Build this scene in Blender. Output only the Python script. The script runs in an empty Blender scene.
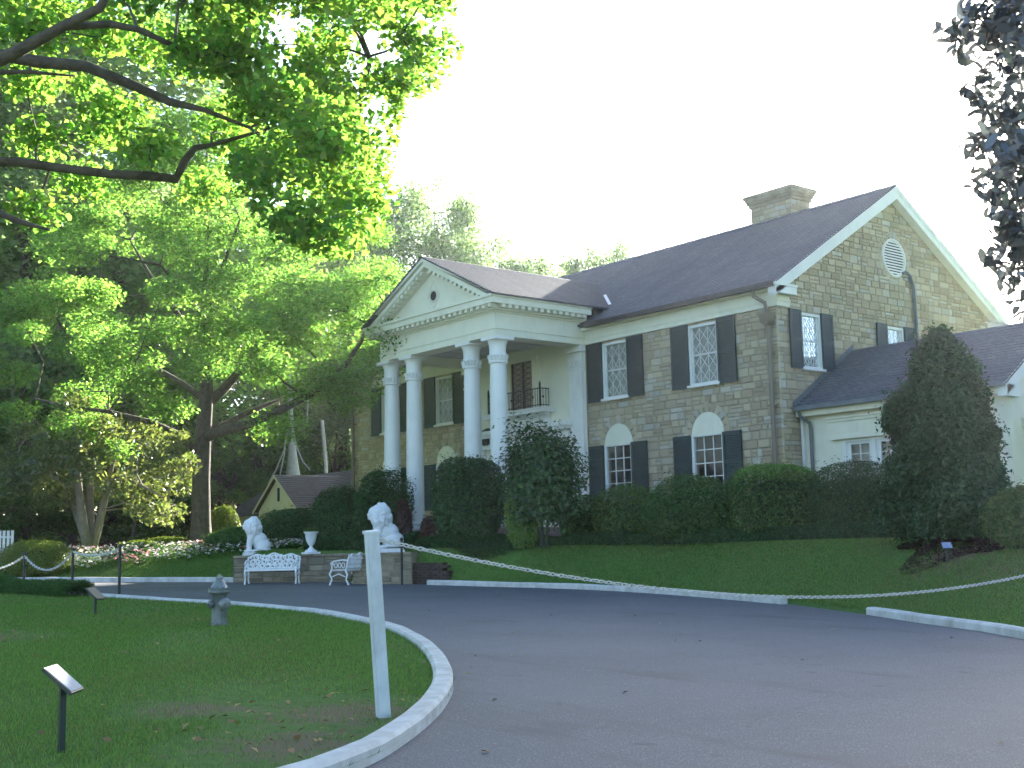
import bpy, bmesh, math, random
import numpy as np
from mathutils import Vector, Matrix, noise, geometry
rnd = random.Random(11); rng = np.random.default_rng(11)
S = bpy.context.scene; COL = S.collection
R = math.radians

# ---------------------------------------------------------------- camera
CP = dict(f=1229.488, pitch=7.503, roll=-1.324, yaw=-50.771)
CAM = np.array([20.58, -26.014, -0.52])
def cam_axes():
    y, pi, r = [R(CP[k]) for k in ('yaw', 'pitch', 'roll')]
    F = np.array([math.sin(y)*math.cos(pi), math.cos(y)*math.cos(pi), math.sin(pi)])
    r0 = np.array([math.cos(y), -math.sin(y), 0]); u0 = np.cross(r0, F)
    return F, math.cos(r)*r0+math.sin(r)*u0, -math.sin(r)*r0+math.cos(r)*u0
CF, CR, CU = cam_axes()
def at(px, py, d):                       # survey helper: the point seen at a pixel, d metres along the view axis
    return CAM + (CF + CR*(px-512)/CP['f'] - CU*(py-384)/CP['f'])*d
def pix(P):
    d = np.asarray(P, float)-CAM; z = d@CF
    return 512+CP['f']*(d@CR)/z, 384-CP['f']*(d@CU)/z, z
cd = bpy.data.cameras.new('camera'); co = bpy.data.objects.new('camera', cd); COL.objects.link(co)
cd.sensor_width = 36; cd.lens = CP['f']/1024*36; cd.clip_start = .05; cd.clip_end = 2000
M = Matrix.Identity(4)
for i in range(3):
    M[i][0] = CR[i]; M[i][1] = CU[i]; M[i][2] = -CF[i]; M[i][3] = CAM[i]
co.matrix_world = M; S.camera = co

# ---------------------------------------------------------------- world, sun, exposure
SUN_AZ, SUN_EL = -31.6, 18.5                 # azimuth clockwise from +Y
w = bpy.data.worlds.new('World'); S.world = w; w.use_nodes = True
nt = w.node_tree; nt.nodes.clear()
sky = nt.nodes.new('ShaderNodeTexSky'); sky.sky_type = 'NISHITA'; sky.sun_disc = False
sky.sun_elevation = R(SUN_EL); sky.sun_rotation = R(SUN_AZ)
sky.air_density = 1.0; sky.dust_density = 1.3; sky.ozone_density = 2.6
bg = nt.nodes.new('ShaderNodeBackground'); bg.inputs[1].default_value = .058
wo = nt.nodes.new('ShaderNodeOutputWorld')
nt.links.new(sky.outputs[0], bg.inputs[0]); nt.links.new(bg.outputs[0], wo.inputs[0])
sl = bpy.data.lights.new('sun', 'SUN'); sl.energy = 5; sl.angle = R(.5); sl.color = (1, .95, .86)
so = bpy.data.objects.new('sun', sl); COL.objects.link(so)
sd = Vector((math.sin(R(SUN_AZ))*math.cos(R(SUN_EL)), math.cos(R(SUN_AZ))*math.cos(R(SUN_EL)), math.sin(R(SUN_EL))))
so.rotation_euler = sd.to_track_quat('Z', 'Y').to_euler(); so.location = (-30, 20, 40)
S.view_settings.view_transform = 'Standard'; S.view_settings.look = 'None'
S.view_settings.exposure = 3.15; S.view_settings.gamma = 1; S.view_settings.use_curve_mapping = False
S.cycles.max_bounces = 8; S.cycles.transparent_max_bounces = 12
S.cycles.diffuse_bounces = 4; S.cycles.glossy_bounces = 2; S.cycles.transmission_bounces = 4

# ---------------------------------------------------------------- materials
def new_mat(name):
    m = bpy.data.materials.new(name); m.use_nodes = True
    n = m.node_tree.nodes; l = m.node_tree.links; n.clear()
    o = n.new('ShaderNodeOutputMaterial')
    return m, n, l, o
def texco(n, l, space, scale=None):
    t = n.new('ShaderNodeTexCoord'); out = t.outputs['UV' if space == 'UV' else 'Object']
    if space == 'WORLD':
        g = n.new('ShaderNodeNewGeometry'); out = g.outputs['Position']
    if scale:
        mp = n.new('ShaderNodeMapping'); mp.inputs['Scale'].default_value = scale
        l.new(out, mp.inputs[0]); out = mp.outputs[0]
    return out
def noise_tex(n, l, co, scale, detail=4, rough=.55):
    t = n.new('ShaderNodeTexNoise'); t.inputs['Scale'].default_value = scale
    t.inputs['Detail'].default_value = detail; t.inputs['Roughness'].default_value = rough
    l.new(co, t.inputs['Vector']); return t.outputs['Fac']
def ramp(n, l, fac, p0, p1, c0=(0, 0, 0, 1), c1=(1, 1, 1, 1)):
    r = n.new('ShaderNodeValToRGB'); e = r.color_ramp.elements
    e[0].position = p0; e[1].position = p1; e[0].color = c0; e[1].color = c1
    l.new(fac, r.inputs[0]); return r.outputs[0]
def mixc(n, l, fac, a, b, mode='MIX'):
    x = n.new('ShaderNodeMix'); x.data_type = 'RGBA'; x.blend_type = mode
    for sock, v in ((x.inputs[0], fac), (x.inputs[6], a), (x.inputs[7], b)):
        if isinstance(v, (int, float)): sock.default_value = v
        elif isinstance(v, tuple): sock.default_value = v if len(v) == 4 else v+(1,)
        else: l.new(v, sock)
    return x.outputs[2]
def bump(n, l, h, strength, dist=.02):
    b = n.new('ShaderNodeBump'); b.inputs['Strength'].default_value = strength; b.inputs['Distance'].default_value = dist
    l.new(h, b.inputs['Height']); return b.outputs[0]
def pmat(name, c, c2=None, scale=3, rough=.6, detail=5, bstr=0, bscale=40, bdist=.01, metal=0, space='WORLD', p0=.35, p1=.65, island=0, spec=.5, grime=None):
    m, n, l, o = new_mat(name); p = n.new('ShaderNodeBsdfPrincipled'); l.new(p.outputs[0], o.inputs[0])
    p.inputs['Roughness'].default_value = rough; p.inputs['Metallic'].default_value = metal
    p.inputs['Specular IOR Level'].default_value = spec
    cs = texco(n, l, space)
    col = None
    if c2: col = mixc(n, l, ramp(n, l, noise_tex(n, l, cs, scale, detail), p0, p1), c, c2)
    else: col = mixc(n, l, 0.0, c, c)
    if name == 'sandstone':
        g0 = n.new('ShaderNodeNewGeometry'); k1 = n.new('ShaderNodeMath'); k1.operation = 'MULTIPLY'; k1.inputs[1].default_value = 53.3; k2 = n.new('ShaderNodeMath'); k2.operation = 'FRACT'
        l.new(g0.outputs['Random Per Island'], k1.inputs[0]); l.new(k1.outputs[0], k2.inputs[0])
        col = mixc(n, l, ramp(n, l, k2.outputs[0], .72, .95), col, (.37, .295, .2)); col = mixc(n, l, ramp(n, l, k2.outputs[0], .05, .3, (1, 1, 1, 1), (0, 0, 0, 1)), col, (.45, .415, .34))
        stn = noise_tex(n, l, texco(n, l, space, (1, 1, .22)), 1.6, 7, .7); col = mixc(n, l, ramp(n, l, stn, .56, .78), col, (.24, .21, .16))
    if grime:
        g = noise_tex(n, l, texco(n, l, space, (1, 1, .35)), 2.2, 8, .7)
        col = mixc(n, l, ramp(n, l, g, .5, .8), col, grime)
    if island:
        g = n.new('ShaderNodeNewGeometry'); h = n.new('ShaderNodeHueSaturation')
        mr = n.new('ShaderNodeMapRange'); mr.inputs[3].default_value = 1-island; mr.inputs[4].default_value = 1+island
        l.new(g.outputs['Random Per Island'], mr.inputs[0]); l.new(mr.outputs[0], h.inputs['Value'])
        l.new(col, h.inputs['Color']); col = h.outputs[0]
    l.new(col, p.inputs['Base Color'])
    if bstr: l.new(bump(n, l, noise_tex(n, l, cs, bscale, 6, .65), bstr, bdist), p.inputs['Normal'])
    return m
def leaf_mat(name, c, t, mix=.45, var=.35, hue=.02, gloss=.08, rough=.4):
    m, n, l, o = new_mat(name)
    g = n.new('ShaderNodeNewGeometry')
    def hs(colr):
        h = n.new('ShaderNodeHueSaturation'); h.inputs['Color'].default_value = colr+(1,)
        mr = n.new('ShaderNodeMapRange'); mr.inputs[3].default_value = 1-var; mr.inputs[4].default_value = 1+var
        l.new(g.outputs['Random Per Island'], mr.inputs[0]); l.new(mr.outputs[0], h.inputs['Value'])
        m2 = n.new('ShaderNodeMath'); m2.operation = 'MULTIPLY'; m2.inputs[1].default_value = 37.7
        m3 = n.new('ShaderNodeMath'); m3.operation = 'FRACT'
        l.new(g.outputs['Random Per Island'], m2.inputs[0]); l.new(m2.outputs[0], m3.inputs[0])
        mr2 = n.new('ShaderNodeMapRange'); mr2.inputs[3].default_value = .5-hue; mr2.inputs[4].default_value = .5+hue
        l.new(m3.outputs[0], mr2.inputs[0]); l.new(mr2.outputs[0], h.inputs['Hue'])
        return h.outputs[0]
    d = n.new('ShaderNodeBsdfDiffuse'); l.new(hs(c), d.inputs[0])
    tr = n.new('ShaderNodeBsdfTranslucent'); l.new(hs(t), tr.inputs[0])
    mx = n.new('ShaderNodeMixShader'); mx.inputs[0].default_value = mix
    l.new(d.outputs[0], mx.inputs[1]); l.new(tr.outputs[0], mx.inputs[2])
    gl = n.new('ShaderNodeBsdfGlossy'); gl.inputs['Roughness'].default_value = rough
    m2 = n.new('ShaderNodeMixShader'); m2.inputs[0].default_value = gloss
    l.new(mx.outputs[0], m2.inputs[1]); l.new(gl.outputs[0], m2.inputs[2])
    l.new(m2.outputs[0], o.inputs[0]); return m

MT = {}
MT['white'] = pmat('white_paint', (.72, .71, .66), (.66, .655, .61), 1.2, .5, bstr=.05, bscale=12, grime=(.55, .55, .5))
MT['cream'] = pmat('cream_paint', (.71, .69, .54), (.66, .64, .5), 1.5, .55, bstr=.04, bscale=15, grime=(.6, .58, .47))
MT['wingwall'] = pmat('cream_stucco', (.72, .69, .54), (.66, .63, .49), 2, .7, bstr=.15, bscale=60, grime=(.6, .6, .5))
MT['shutter'] = pmat('dark_green_paint', (.012, .031, .028), (.02, .04, .037), 3, .5)
MT['gutter'] = pmat('bronze_gutter', (.035, .03, .027), (.06, .05, .042), 2, .45)
MT['pipe'] = pmat('brown_downspout', (.16, .12, .085), (.2, .155, .11), 2, .5)
MT['greypipe'] = pmat('grey_downspout', (.1, .115, .12), (.14, .15, .155), 2, .45)
MT['iron'] = pmat('black_iron', (.012, .012, .013), (.02, .02, .02), 6, .45)
MT['mortar'] = pmat('mortar', (.25, .21, .15), (.33, .28, .2), 4, .9, bstr=.3, bscale=50)
MT['stone'] = pmat('sandstone', (.45, .375, .255), (.39, .325, .22), 1.6, .85, bstr=.8, bscale=16, bdist=.04, island=.14, p0=.3, p1=.75, spec=.2)
MT['stone2'] = pmat('garden_stone', (.33, .28, .2), (.22, .185, .13), 3, .85, bstr=.7, bscale=22, bdist=.03, island=.3, spec=.2)
MT['brick'] = pmat('dark_brick', (.07, .04, .032), (.045, .03, .026), 5, .85, bstr=.3, bscale=40, island=.25)
MT['kerb'] = pmat('painted_kerb', (.58, .58, .56), (.45, .44, .41), 5, .7, bstr=.25, bscale=30, grime=(.28, .26, .22))
MT['postwhite'] = pmat('painted_post', (.62, .65, .66), (.52, .56, .57), 7, .55, bstr=.08, bscale=50, grime=(.34, .34, .3))
MT['chain'] = pmat('pale_chain', (.6, .6, .56), (.45, .44, .4), 20, .5)
MT['statue'] = pmat('white_statue', (.72, .73, .74), (.62, .63, .63), 6, .6, bstr=.1, bscale=60)
MT['castiron'] = pmat('white_cast_iron', (.8, .81, .81), (.7, .71, .7), 8, .45)
MT['hydrant'] = pmat('silver_hydrant', (.15, .175, .17), (.11, .13, .125), 9, .42, bstr=.1, bscale=50, metal=.35)
MT['hydrantcap'] = pmat('silver_cap', (.24, .265, .27), (.17, .19, .19), 9, .36, metal=.4)
MT['signmetal'] = pmat('dark_green_metal', (.012, .022, .02), (.018, .03, .026), 8, .4)
MT['plaque'] = pmat('pale_plaque', (.3, .34, .4), (.25, .29, .34), 12, .55, spec=.25)
MT['blueplaque'] = pmat('blue_plaque', (.18, .25, .42), (.3, .36, .5), 14, .3)
MT['bark'] = pmat('bark', (.062, .047, .034), (.11, .088, .066), 7, .95, bstr=.8, bscale=14, bdist=.04)
MT['barkpale'] = pmat('pale_bark', (.17, .14, .1), (.24, .2, .155), 6, .9, bstr=.5, bscale=14, bdist=.03)
MT['polewood'] = pmat('pale_pole', (.5, .48, .45), (.38, .36, .33), 4, .8, bstr=.3, bscale=20)
MT['yellow'] = pmat('yellow_siding', (.68, .6, .28), (.62, .54, .25), 2, .65)
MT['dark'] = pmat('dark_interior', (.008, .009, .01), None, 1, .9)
MT['curtain'] = pmat('pale_curtain', (.5, .5, .42), (.36, .36, .3), 5, .9)
MT['lattice'] = pmat('lattice_paint', (.66, .67, .63), None, 1, .5)
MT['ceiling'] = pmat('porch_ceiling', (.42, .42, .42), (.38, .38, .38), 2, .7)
MT['porch'] = pmat('porch_stone', (.3, .27, .22), (.24, .21, .17), 3, .8, bstr=.2)
MT['twig'] = pmat('twigs', (.045, .035, .025), (.07, .055, .04), 8, .95)
MT['core'] = pmat('dark_core', (.02, .042, .015), (.03, .052, .02), 8, .95)  # dark filler bodies added inside the foliage to block light
def glass_mat():
    m, n, l, o = new_mat('window_glass')
    t = n.new('ShaderNodeBsdfTransparent'); t.inputs[0].default_value = (.8, .84, .84, 1)
    g = n.new('ShaderNodeBsdfGlossy'); g.inputs['Roughness'].default_value = .03
    lw = n.new('ShaderNodeFresnel'); lw.inputs[0].default_value = 1.5
    cs = texco(n, l, 'WORLD'); b = bump(n, l, noise_tex(n, l, cs, 3, 2), .25, .02)
    l.new(b, g.inputs['Normal'])
    x = n.new('ShaderNodeMixShader'); l.new(lw.outputs[0], x.inputs[0]); l.new(t.outputs[0], x.inputs[1]); l.new(g.outputs[0], x.inputs[2])
    l.new(x.outputs[0], o.inputs[0]); return m
MT['glass'] = glass_mat()
def shingle_mat(name, c1, c2, c3):
    m, n, l, o = new_mat(name); p = n.new('ShaderNodeBsdfPrincipled'); l.new(p.outputs[0], o.inputs[0])
    p.inputs['Roughness'].default_value = .72; p.inputs['Specular IOR Level'].default_value = .35
    uv = texco(n, l, 'UV')
    b = n.new('ShaderNodeTexBrick'); b.offset = .37; b.offset_frequency = 2; b.squash_frequency = 1
    b.inputs['Scale'].default_value = 1; b.inputs['Brick Width'].default_value = .26; b.inputs['Row Height'].default_value = .15
    b.inputs['Mortar Size'].default_value = .006; b.inputs['Mortar Smooth'].default_value = .2
    b.inputs['Color1'].default_value = c1+(1,); b.inputs['Color2'].default_value = c2+(1,); b.inputs['Mortar'].default_value = (.01, .01, .01, 1)
    l.new(uv, b.inputs['Vector'])
    w = texco(n, l, 'WORLD')
    col = mixc(n, l, ramp(n, l, noise_tex(n, l, w, .7, 6, .65), .4, .7), b.outputs['Color'], c3, 'MIX')
    col = mixc(n, l, .55, b.outputs['Color'], col)
    l.new(col, p.inputs['Base Color'])
    fine = noise_tex(n, l, w, 70, 3)
    l.new(bump(n, l, mixc(n, l, .5, b.outputs['Fac'], fine), .25, .01), p.inputs['Normal'])
    return m
MT['shingle'] = shingle_mat('roof_shingle', (.092, .098, .112), (.138, .14, .152), (.065, .07, .085))
MT['shingle2'] = shingle_mat('cottage_shingle', (.09, .07, .058), (.13, .105, .085), (.06, .05, .045))

def grass_ground(name, base, base2, dirt, patches):
    m, n, l, o = new_mat(name); p = n.new('ShaderNodeBsdfPrincipled'); l.new(p.outputs[0], o.inputs[0])
    p.inputs['Roughness'].default_value = .9; p.inputs['Specular IOR Level'].default_value = .15
    w = texco(n, l, 'WORLD')
    c = mixc(n, l, ramp(n, l, noise_tex(n, l, w, .55, 7, .65), .38, .62), base, base2)
    c = mixc(n, l, ramp(n, l, noise_tex(n, l, w, 9, 6, .7), .5, .72), c, tuple(x*.6 for x in base))
    c = mixc(n, l, ramp(n, l, noise_tex(n, l, w, 1.7, 8, .75), .60, .74), c, tuple(.55*x+.45*y for x, y in zip(base, dirt)))
    for (x, y, r) in patches:
        v = n.new('ShaderNodeVectorMath'); v.operation = 'DISTANCE'; v.inputs[1].default_value = (x, y, 0)
        sx = n.new('ShaderNodeVectorMath'); sx.operation = 'MULTIPLY'; sx.inputs[1].default_value = (1, 1, 0)
        l.new(w, sx.inputs[0]); l.new(sx.outputs[0], v.inputs[0])
        mr = n.new('ShaderNodeMapRange'); mr.inputs[1].default_value = 0; mr.inputs[2].default_value = r; mr.inputs[3].default_value = .62; mr.inputs[4].default_value = 0
        l.new(v.outputs['Value'], mr.inputs[0])
        a = n.new('ShaderNodeMath'); a.operation = 'ADD'; l.new(mr.outputs[0], a.inputs[0])
        l.new(noise_tex(n, l, w, 3.2, 8, .7), a.inputs[1])
        c = mixc(n, l, ramp(n, l, a.outputs[0], .78, .98), c, dirt)
    l.new(c, p.inputs['Base Color'])
    l.new(bump(n, l, noise_tex(n, l, w, 35, 6, .7), .6, .04), p.inputs['Normal'])
    return m
DIRT = (.16, .125, .075)
PATCHES = [(11.6, -20.5, 1.5), (12.6, -21.6, 1.3), (2.0, -20.6, 1.6), (10.5, -21.4, .9)]
MT['ground'] = grass_ground('ground_grass', (.075, .155, .03), (.09, .18, .036), DIRT, [(7.6, -4.9, 1.6), (9.4, -5.4, 1.8)])
MT['lawn'] = grass_ground('lawn_grass', (.08, .15, .03), (.1, .175, .04), DIRT, PATCHES)
MT['grass'] = leaf_mat('grass_blade', (.1, .2, .034), (.17, .32, .05), .4, .5, .035, .02)
MT['drygrass'] = leaf_mat('dry_grass_blade', (.2, .21, .07), (.22, .24, .08), .35, .4, .03, .02)
def asphalt():
    m, n, l, o = new_mat('asphalt'); p = n.new('ShaderNodeBsdfPrincipled'); l.new(p.outputs[0], o.inputs[0])
    w = texco(n, l, 'WORLD')
    c = mixc(n, l, ramp(n, l, noise_tex(n, l, w, .45, 6, .6), .35, .68), (.068, .072, .084), (.098, .103, .117))
    c = mixc(n, l, ramp(n, l, noise_tex(n, l, w, 75, 2, .5), .56, .68), c, (.24, .245, .255))
    c = mixc(n, l, ramp(n, l, noise_tex(n, l, w, 60, 2, .5), .3, .42, (1, 1, 1, 1), (0, 0, 0, 1)), c, (.03, .03, .032))
    st = noise_tex(n, l, texco(n, l, 'WORLD', (.25, .9, 1)), 1.3, 5, .6)
    c = mixc(n, l, ramp(n, l, st, .58, .75), c, (.055, .053, .055))
    vo = n.new('ShaderNodeTexVoronoi'); vo.feature = 'DISTANCE_TO_EDGE'; vo.inputs['Scale'].default_value = .22
    wv = n.new('ShaderNodeVectorMath'); wv.operation = 'ADD'; nz = n.new('ShaderNodeTexNoise'); nz.inputs['Scale'].default_value = 1.2; nz.inputs['Detail'].default_value = 8; nz.inputs['Roughness'].default_value = .7
    sc_ = n.new('ShaderNodeVectorMath'); sc_.operation = 'SCALE'; sc_.inputs['Scale'].default_value = 1.3; l.new(w, nz.inputs['Vector']); l.new(nz.outputs['Color'], sc_.inputs[0]); l.new(w, wv.inputs[0]); l.new(sc_.outputs[0], wv.inputs[1]); l.new(wv.outputs[0], vo.inputs['Vector'])
    ck = ramp(n, l, vo.outputs['Distance'], .0008, .0028, (1, 1, 1, 1), (0, 0, 0, 1)); gate = ramp(n, l, noise_tex(n, l, w, .3, 3), .5, .6)
    c = mixc(n, l, mixc(n, l, 1.0, ck, gate, 'MULTIPLY'), c, (.035, .035, .037))
    c = mixc(n, l, ramp(n, l, noise_tex(n, l, w, 2.6, 4, .5), .68, .74), c, (.06, .06, .063))
    l.new(c, p.inputs['Base Color'])
    p.inputs['Roughness'].default_value = .62; p.inputs['Specular IOR Level'].default_value = .4
    l.new(bump(n, l, noise_tex(n, l, w, 120, 4, .7), .55, .012), p.inputs['Normal'])
    return m
MT['asphalt'] = asphalt()

# leaves
MT['l_maple'] = leaf_mat('leaf_bright', (0.05, 0.14, 0.02), (0.24, 0.46, 0.05), .55, .4, .03, .04)
MT['l_linden'] = leaf_mat('leaf_mid', (0.06, 0.145, 0.026), (0.25, 0.48, 0.07), .55, .38, .025, .04)
MT['l_forest'] = leaf_mat('leaf_forest', (0.07, 0.15, 0.035), (0.26, 0.46, 0.09), .55, .4, .03, .06)
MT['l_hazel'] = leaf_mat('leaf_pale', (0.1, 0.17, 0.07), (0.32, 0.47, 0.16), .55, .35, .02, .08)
MT['l_under'] = leaf_mat('leaf_understory', (0.065, 0.12, 0.04), (0.2, 0.32, 0.07), .4, .4, .02, .02)
MT['l_magnolia'] = leaf_mat('leaf_magnolia', (.06, .095, .028), (.2, .25, .05), .4, .45, .03, .06, .35)
MT['l_magbacklit'] = leaf_mat('leaf_magnolia_backlit', (0.055, 0.06, 0.075), (0.1, 0.11, 0.1), .2, .5, .03, .12, .35)  # grey purple of the backlit glare put into the leaf colour
MT['l_shrub'] = leaf_mat('leaf_shrub', (0.061, 0.135, 0.035), (0.108, 0.216, 0.045), .3, .45, .02, .012)
MT['l_yew'] = leaf_mat('leaf_yew', (0.051, 0.108, 0.038), (0.081, 0.149, 0.041), .25, .45, .02, .012)
MT['l_blue'] = leaf_mat('leaf_bluish', (0.054, 0.108, 0.046), (0.081, 0.149, 0.054), .25, .45, .02, .012)
MT['l_bright'] = leaf_mat('leaf_brightshrub', (0.1, 0.22, 0.03), (0.18, 0.36, 0.03), .35, .35, .02, .04)
MT['l_conifer'] = leaf_mat('leaf_conifer', (0.028, 0.08, 0.03), (0.045, 0.12, 0.035), .2, .5, .02, .012)
MT['l_red'] = leaf_mat('leaf_reddish', (0.1, 0.06, 0.04), (0.13, 0.08, 0.045), .3, .4, .03, .05)
MT['l_gold'] = leaf_mat('leaf_golden', (.14, .2, .03), (.24, .32, .03), .35, .3, .02, .04)
MT['l_azalea'] = leaf_mat('leaf_azalea', (0.072, 0.137, 0.039), (0.117, 0.221, 0.046), .3, .5, .03, .012)
MT['f_white'] = leaf_mat('petal_white', (.75, .7, .68), (.6, .55, .5), .3, .2, .02, .02)
MT['f_pink'] = leaf_mat('petal_pink', (.75, .3, .34), (.6, .25, .28), .3, .3, .03, .02)
MT['straw'] = leaf_mat('dry_leaf', (.3, .2, .09), (.2, .12, .05), .2, .5, .04, .03)

# ---------------------------------------------------------------- mesh helpers
class MB:
    def __init__(s): s.v = []; s.f = []; s.mi = []
    def poly(s, pts, mi=0):
        i = len(s.v); s.v += [tuple(p) for p in pts]; s.f.append(tuple(range(i, i+len(pts)))); s.mi.append(mi)
    def box(s, x0, x1, y0, y1, z0, z1, mi=0):
        i = len(s.v)
        s.v += [(x, y, z) for z in (z0, z1) for y in (y0, y1) for x in (x0, x1)]
        for f in ((0, 2, 3, 1), (4, 5, 7, 6), (0, 1, 5, 4), (2, 6, 7, 3), (0, 4, 6, 2), (1, 3, 7, 5)):
            s.f.append(tuple(i+k for k in f)); s.mi.append(mi)
    def obox(s, c, ax, ay, az, hx, hy, hz, mi=0):     # oriented box
        c, ax, ay, az = map(np.asarray, (c, ax, ay, az)); i = len(s.v)
        s.v += [tuple(c+ax*hx*a+ay*hy*b+az*hz*d) for d in (-1, 1) for b in (-1, 1) for a in (-1, 1)]
        for f in ((0, 2, 3, 1), (4, 5, 7, 6), (0, 1, 5, 4), (2, 6, 7, 3), (0, 4, 6, 2), (1, 3, 7, 5)):
            s.f.append(tuple(i+k for k in f)); s.mi.append(mi)
    def prism(s, pts, d, mi=0):                        # planar polygon extruded by vector d
        n = len(pts); a = [np.asarray(p, float) for p in pts]; b = [p+np.asarray(d) for p in a]
        i = len(s.v); s.v += [tuple(p) for p in a+b]
        s.f.append(tuple(range(i, i+n))); s.f.append(tuple(range(i+2*n-1, i+n-1, -1))); s.mi += [mi, mi]
        for k in range(n):
            j = (k+1) % n; s.f.append((i+k, i+n+k, i+n+j, i+j)); s.mi.append(mi)
    def tube(s, path, r, n=8, closed=False, cap=True, mi=0):
        P = [Vector(tuple(p)) for p in path]; m = len(P)
        rr = r if hasattr(r, '__len__') else [r]*m
        base = len(s.v); prev = None
        for k in range(m):
            a = P[(k-1) % m] if (closed or k > 0) else P[k]; b = P[(k+1) % m] if (closed or k < m-1) else P[k]
            t = (b-a).normalized() if (b-a).length > 1e-9 else Vector((0, 0, 1))
            if prev is None:
                q = Vector((0, 0, 1)) if abs(t.z) < .9 else Vector((1, 0, 0)); u = t.cross(q).normalized()
            else:
                u = prev-t*prev.dot(t)
                u = u.normalized() if u.length > 1e-6 else t.orthogonal().normalized()
            prev = u; v = t.cross(u)
            for j in range(n):
                a_ = 2*math.pi*j/n; s.v.append(tuple(P[k]+(u*math.cos(a_)+v*math.sin(a_))*rr[k]))
        for k in range(m if closed else m-1):
            k2 = (k+1) % m
            for j in range(n):
                j2 = (j+1) % n
                s.f.append((base+k*n+j, base+k*n+j2, base+k2*n+j2, base+k2*n+j)); s.mi.append(mi)
        if cap and not closed:
            s.f.append(tuple(base+j for j in range(n-1, -1, -1))); s.mi.append(mi)
            s.f.append(tuple(base+(m-1)*n+j for j in range(n))); s.mi.append(mi)
    def lathe(s, prof, c, n=24, axis=(0, 0, 1), mi=0):
        ax = Vector(axis).normalized(); u = ax.orthogonal().normalized(); v = ax.cross(u); c = Vector(tuple(c)); b = len(s.v)
        for (r, z) in prof:
            for j in range(n):
                a = 2*math.pi*j/n; s.v.append(tuple(c+ax*z+(u*math.cos(a)+v*math.sin(a))*r))
        for k in range(len(prof)-1):
            for j in range(n):
                j2 = (j+1) % n; s.f.append((b+k*n+j, b+k*n+j2, b+(k+1)*n+j2, b+(k+1)*n+j)); s.mi.append(mi)
        s.f.append(tuple(b+j for j in range(n-1, -1, -1))); s.mi.append(mi)
        s.f.append(tuple(b+(len(prof)-1)*n+j for j in range(n))); s.mi.append(mi)
    def build(s, name, mats, parent=None, smooth=None, origin=None, uv=True):
        me = bpy.data.meshes.new(name)
        V = np.array(s.v, float)
        if origin is not None: V = V-np.asarray(origin, float)
        me.from_pydata([tuple(x) for x in V], [], s.f)
        mats = mats if isinstance(mats, (list, tuple)) else [mats]
        for m in mats: me.materials.append(MT[m] if isinstance(m, str) else m)
        if len(mats) > 1: me.polygons.foreach_set('material_index', s.mi)
        bm = bmesh.new(); bm.from_mesh(me); bmesh.ops.recalc_face_normals(bm, faces=bm.faces)
        if uv:
            L = bm.loops.layers.uv.new('UVMap')
            o = Vector(tuple(origin)) if origin is not None else Vector()
            for f in bm.faces:
                nn = f.normal
                if abs(nn.z) > .97: ux = Vector((1, 0, 0)); vy = Vector((0, 1, 0))
                else:
                    ux = Vector((0, 0, 1)).cross(nn); ux = ux.normalized() if ux.length > 1e-6 else Vector((1, 0, 0)); vy = nn.cross(ux)
                for lp in f.loops:
                    q = lp.vert.co+o; lp[L].uv = (q.dot(ux), q.dot(vy))
        bm.to_mesh(me); bm.free()
        if smooth is not None:
            me.polygons.foreach_set('use_smooth', [True]*len(me.polygons))
            try: me.set_sharp_from_angle(angle=R(smooth))
            except Exception: pass
        return link(name, me, parent, origin)
def link(name, me, parent=None, origin=None):
    o = bpy.data.objects.new(name, me); COL.objects.link(o)
    if origin is not None: o.location = tuple(origin)
    if parent is not None:
        o.parent = parent
        if parent.type == 'EMPTY': o.matrix_parent_inverse = Matrix.Translation(-Vector(parent.location))
    return o
def tag(o, label, cat, group=None, kind=None):
    if label: o['label'] = label
    if cat: o['category'] = cat
    if group: o['group'] = group
    if kind: o['kind'] = kind
    return o
def struct(o): o['kind'] = 'structure'; return o
def thing(name, label, cat, loc, group=None):
    o = bpy.data.objects.new(name, None); COL.objects.link(o); o.location = tuple(loc); o.empty_display_size = .3
    return tag(o, label, cat, group)
def copy_part(o, parent, loc=None, rotz=None):
    c = o.copy(); COL.objects.link(c); c.parent = parent
    c.matrix_parent_inverse = o.matrix_parent_inverse.copy()
    if loc is not None: c.location = loc
    if rotz is not None: c.rotation_euler = (0, 0, rotz)
    for ch in [x for x in o.children]: copy_part(ch, c)
    return c
def copy_thing(o, loc, rotz=0, scale=1, label=None, group=None):
    c = o.copy(); COL.objects.link(c); c.location = tuple(loc); c.rotation_euler = (0, 0, rotz); c.scale = (scale,)*3
    for ch in [x for x in o.children]: copy_part(ch, c)
    if label: c['label'] = label
    if group: c['group'] = group
    return c
def np_mesh(name, V, F, mat, matidx=None):
    me = bpy.data.meshes.new(name); nv = len(V); nf = len(F); k = F.shape[1]
    me.vertices.add(nv); me.vertices.foreach_set('co', np.asarray(V, np.float32).ravel())
    me.loops.add(nf*k); me.loops.foreach_set('vertex_index', F.astype(np.int32).ravel())
    me.polygons.add(nf); me.polygons.foreach_set('loop_start', np.arange(0, nf*k, k, dtype=np.int32))
    me.polygons.foreach_set('loop_total', np.full(nf, k, np.int32))
    for m in (mat if isinstance(mat, (list, tuple)) else [mat]): me.materials.append(MT[m])
    if matidx is not None: me.polygons.foreach_set('material_index', np.asarray(matidx, np.int32))
    me.update(calc_edges=True); me.validate(); return me
def norm(a): return a/np.maximum(np.linalg.norm(a, axis=-1, keepdims=True), 1e-9)
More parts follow.
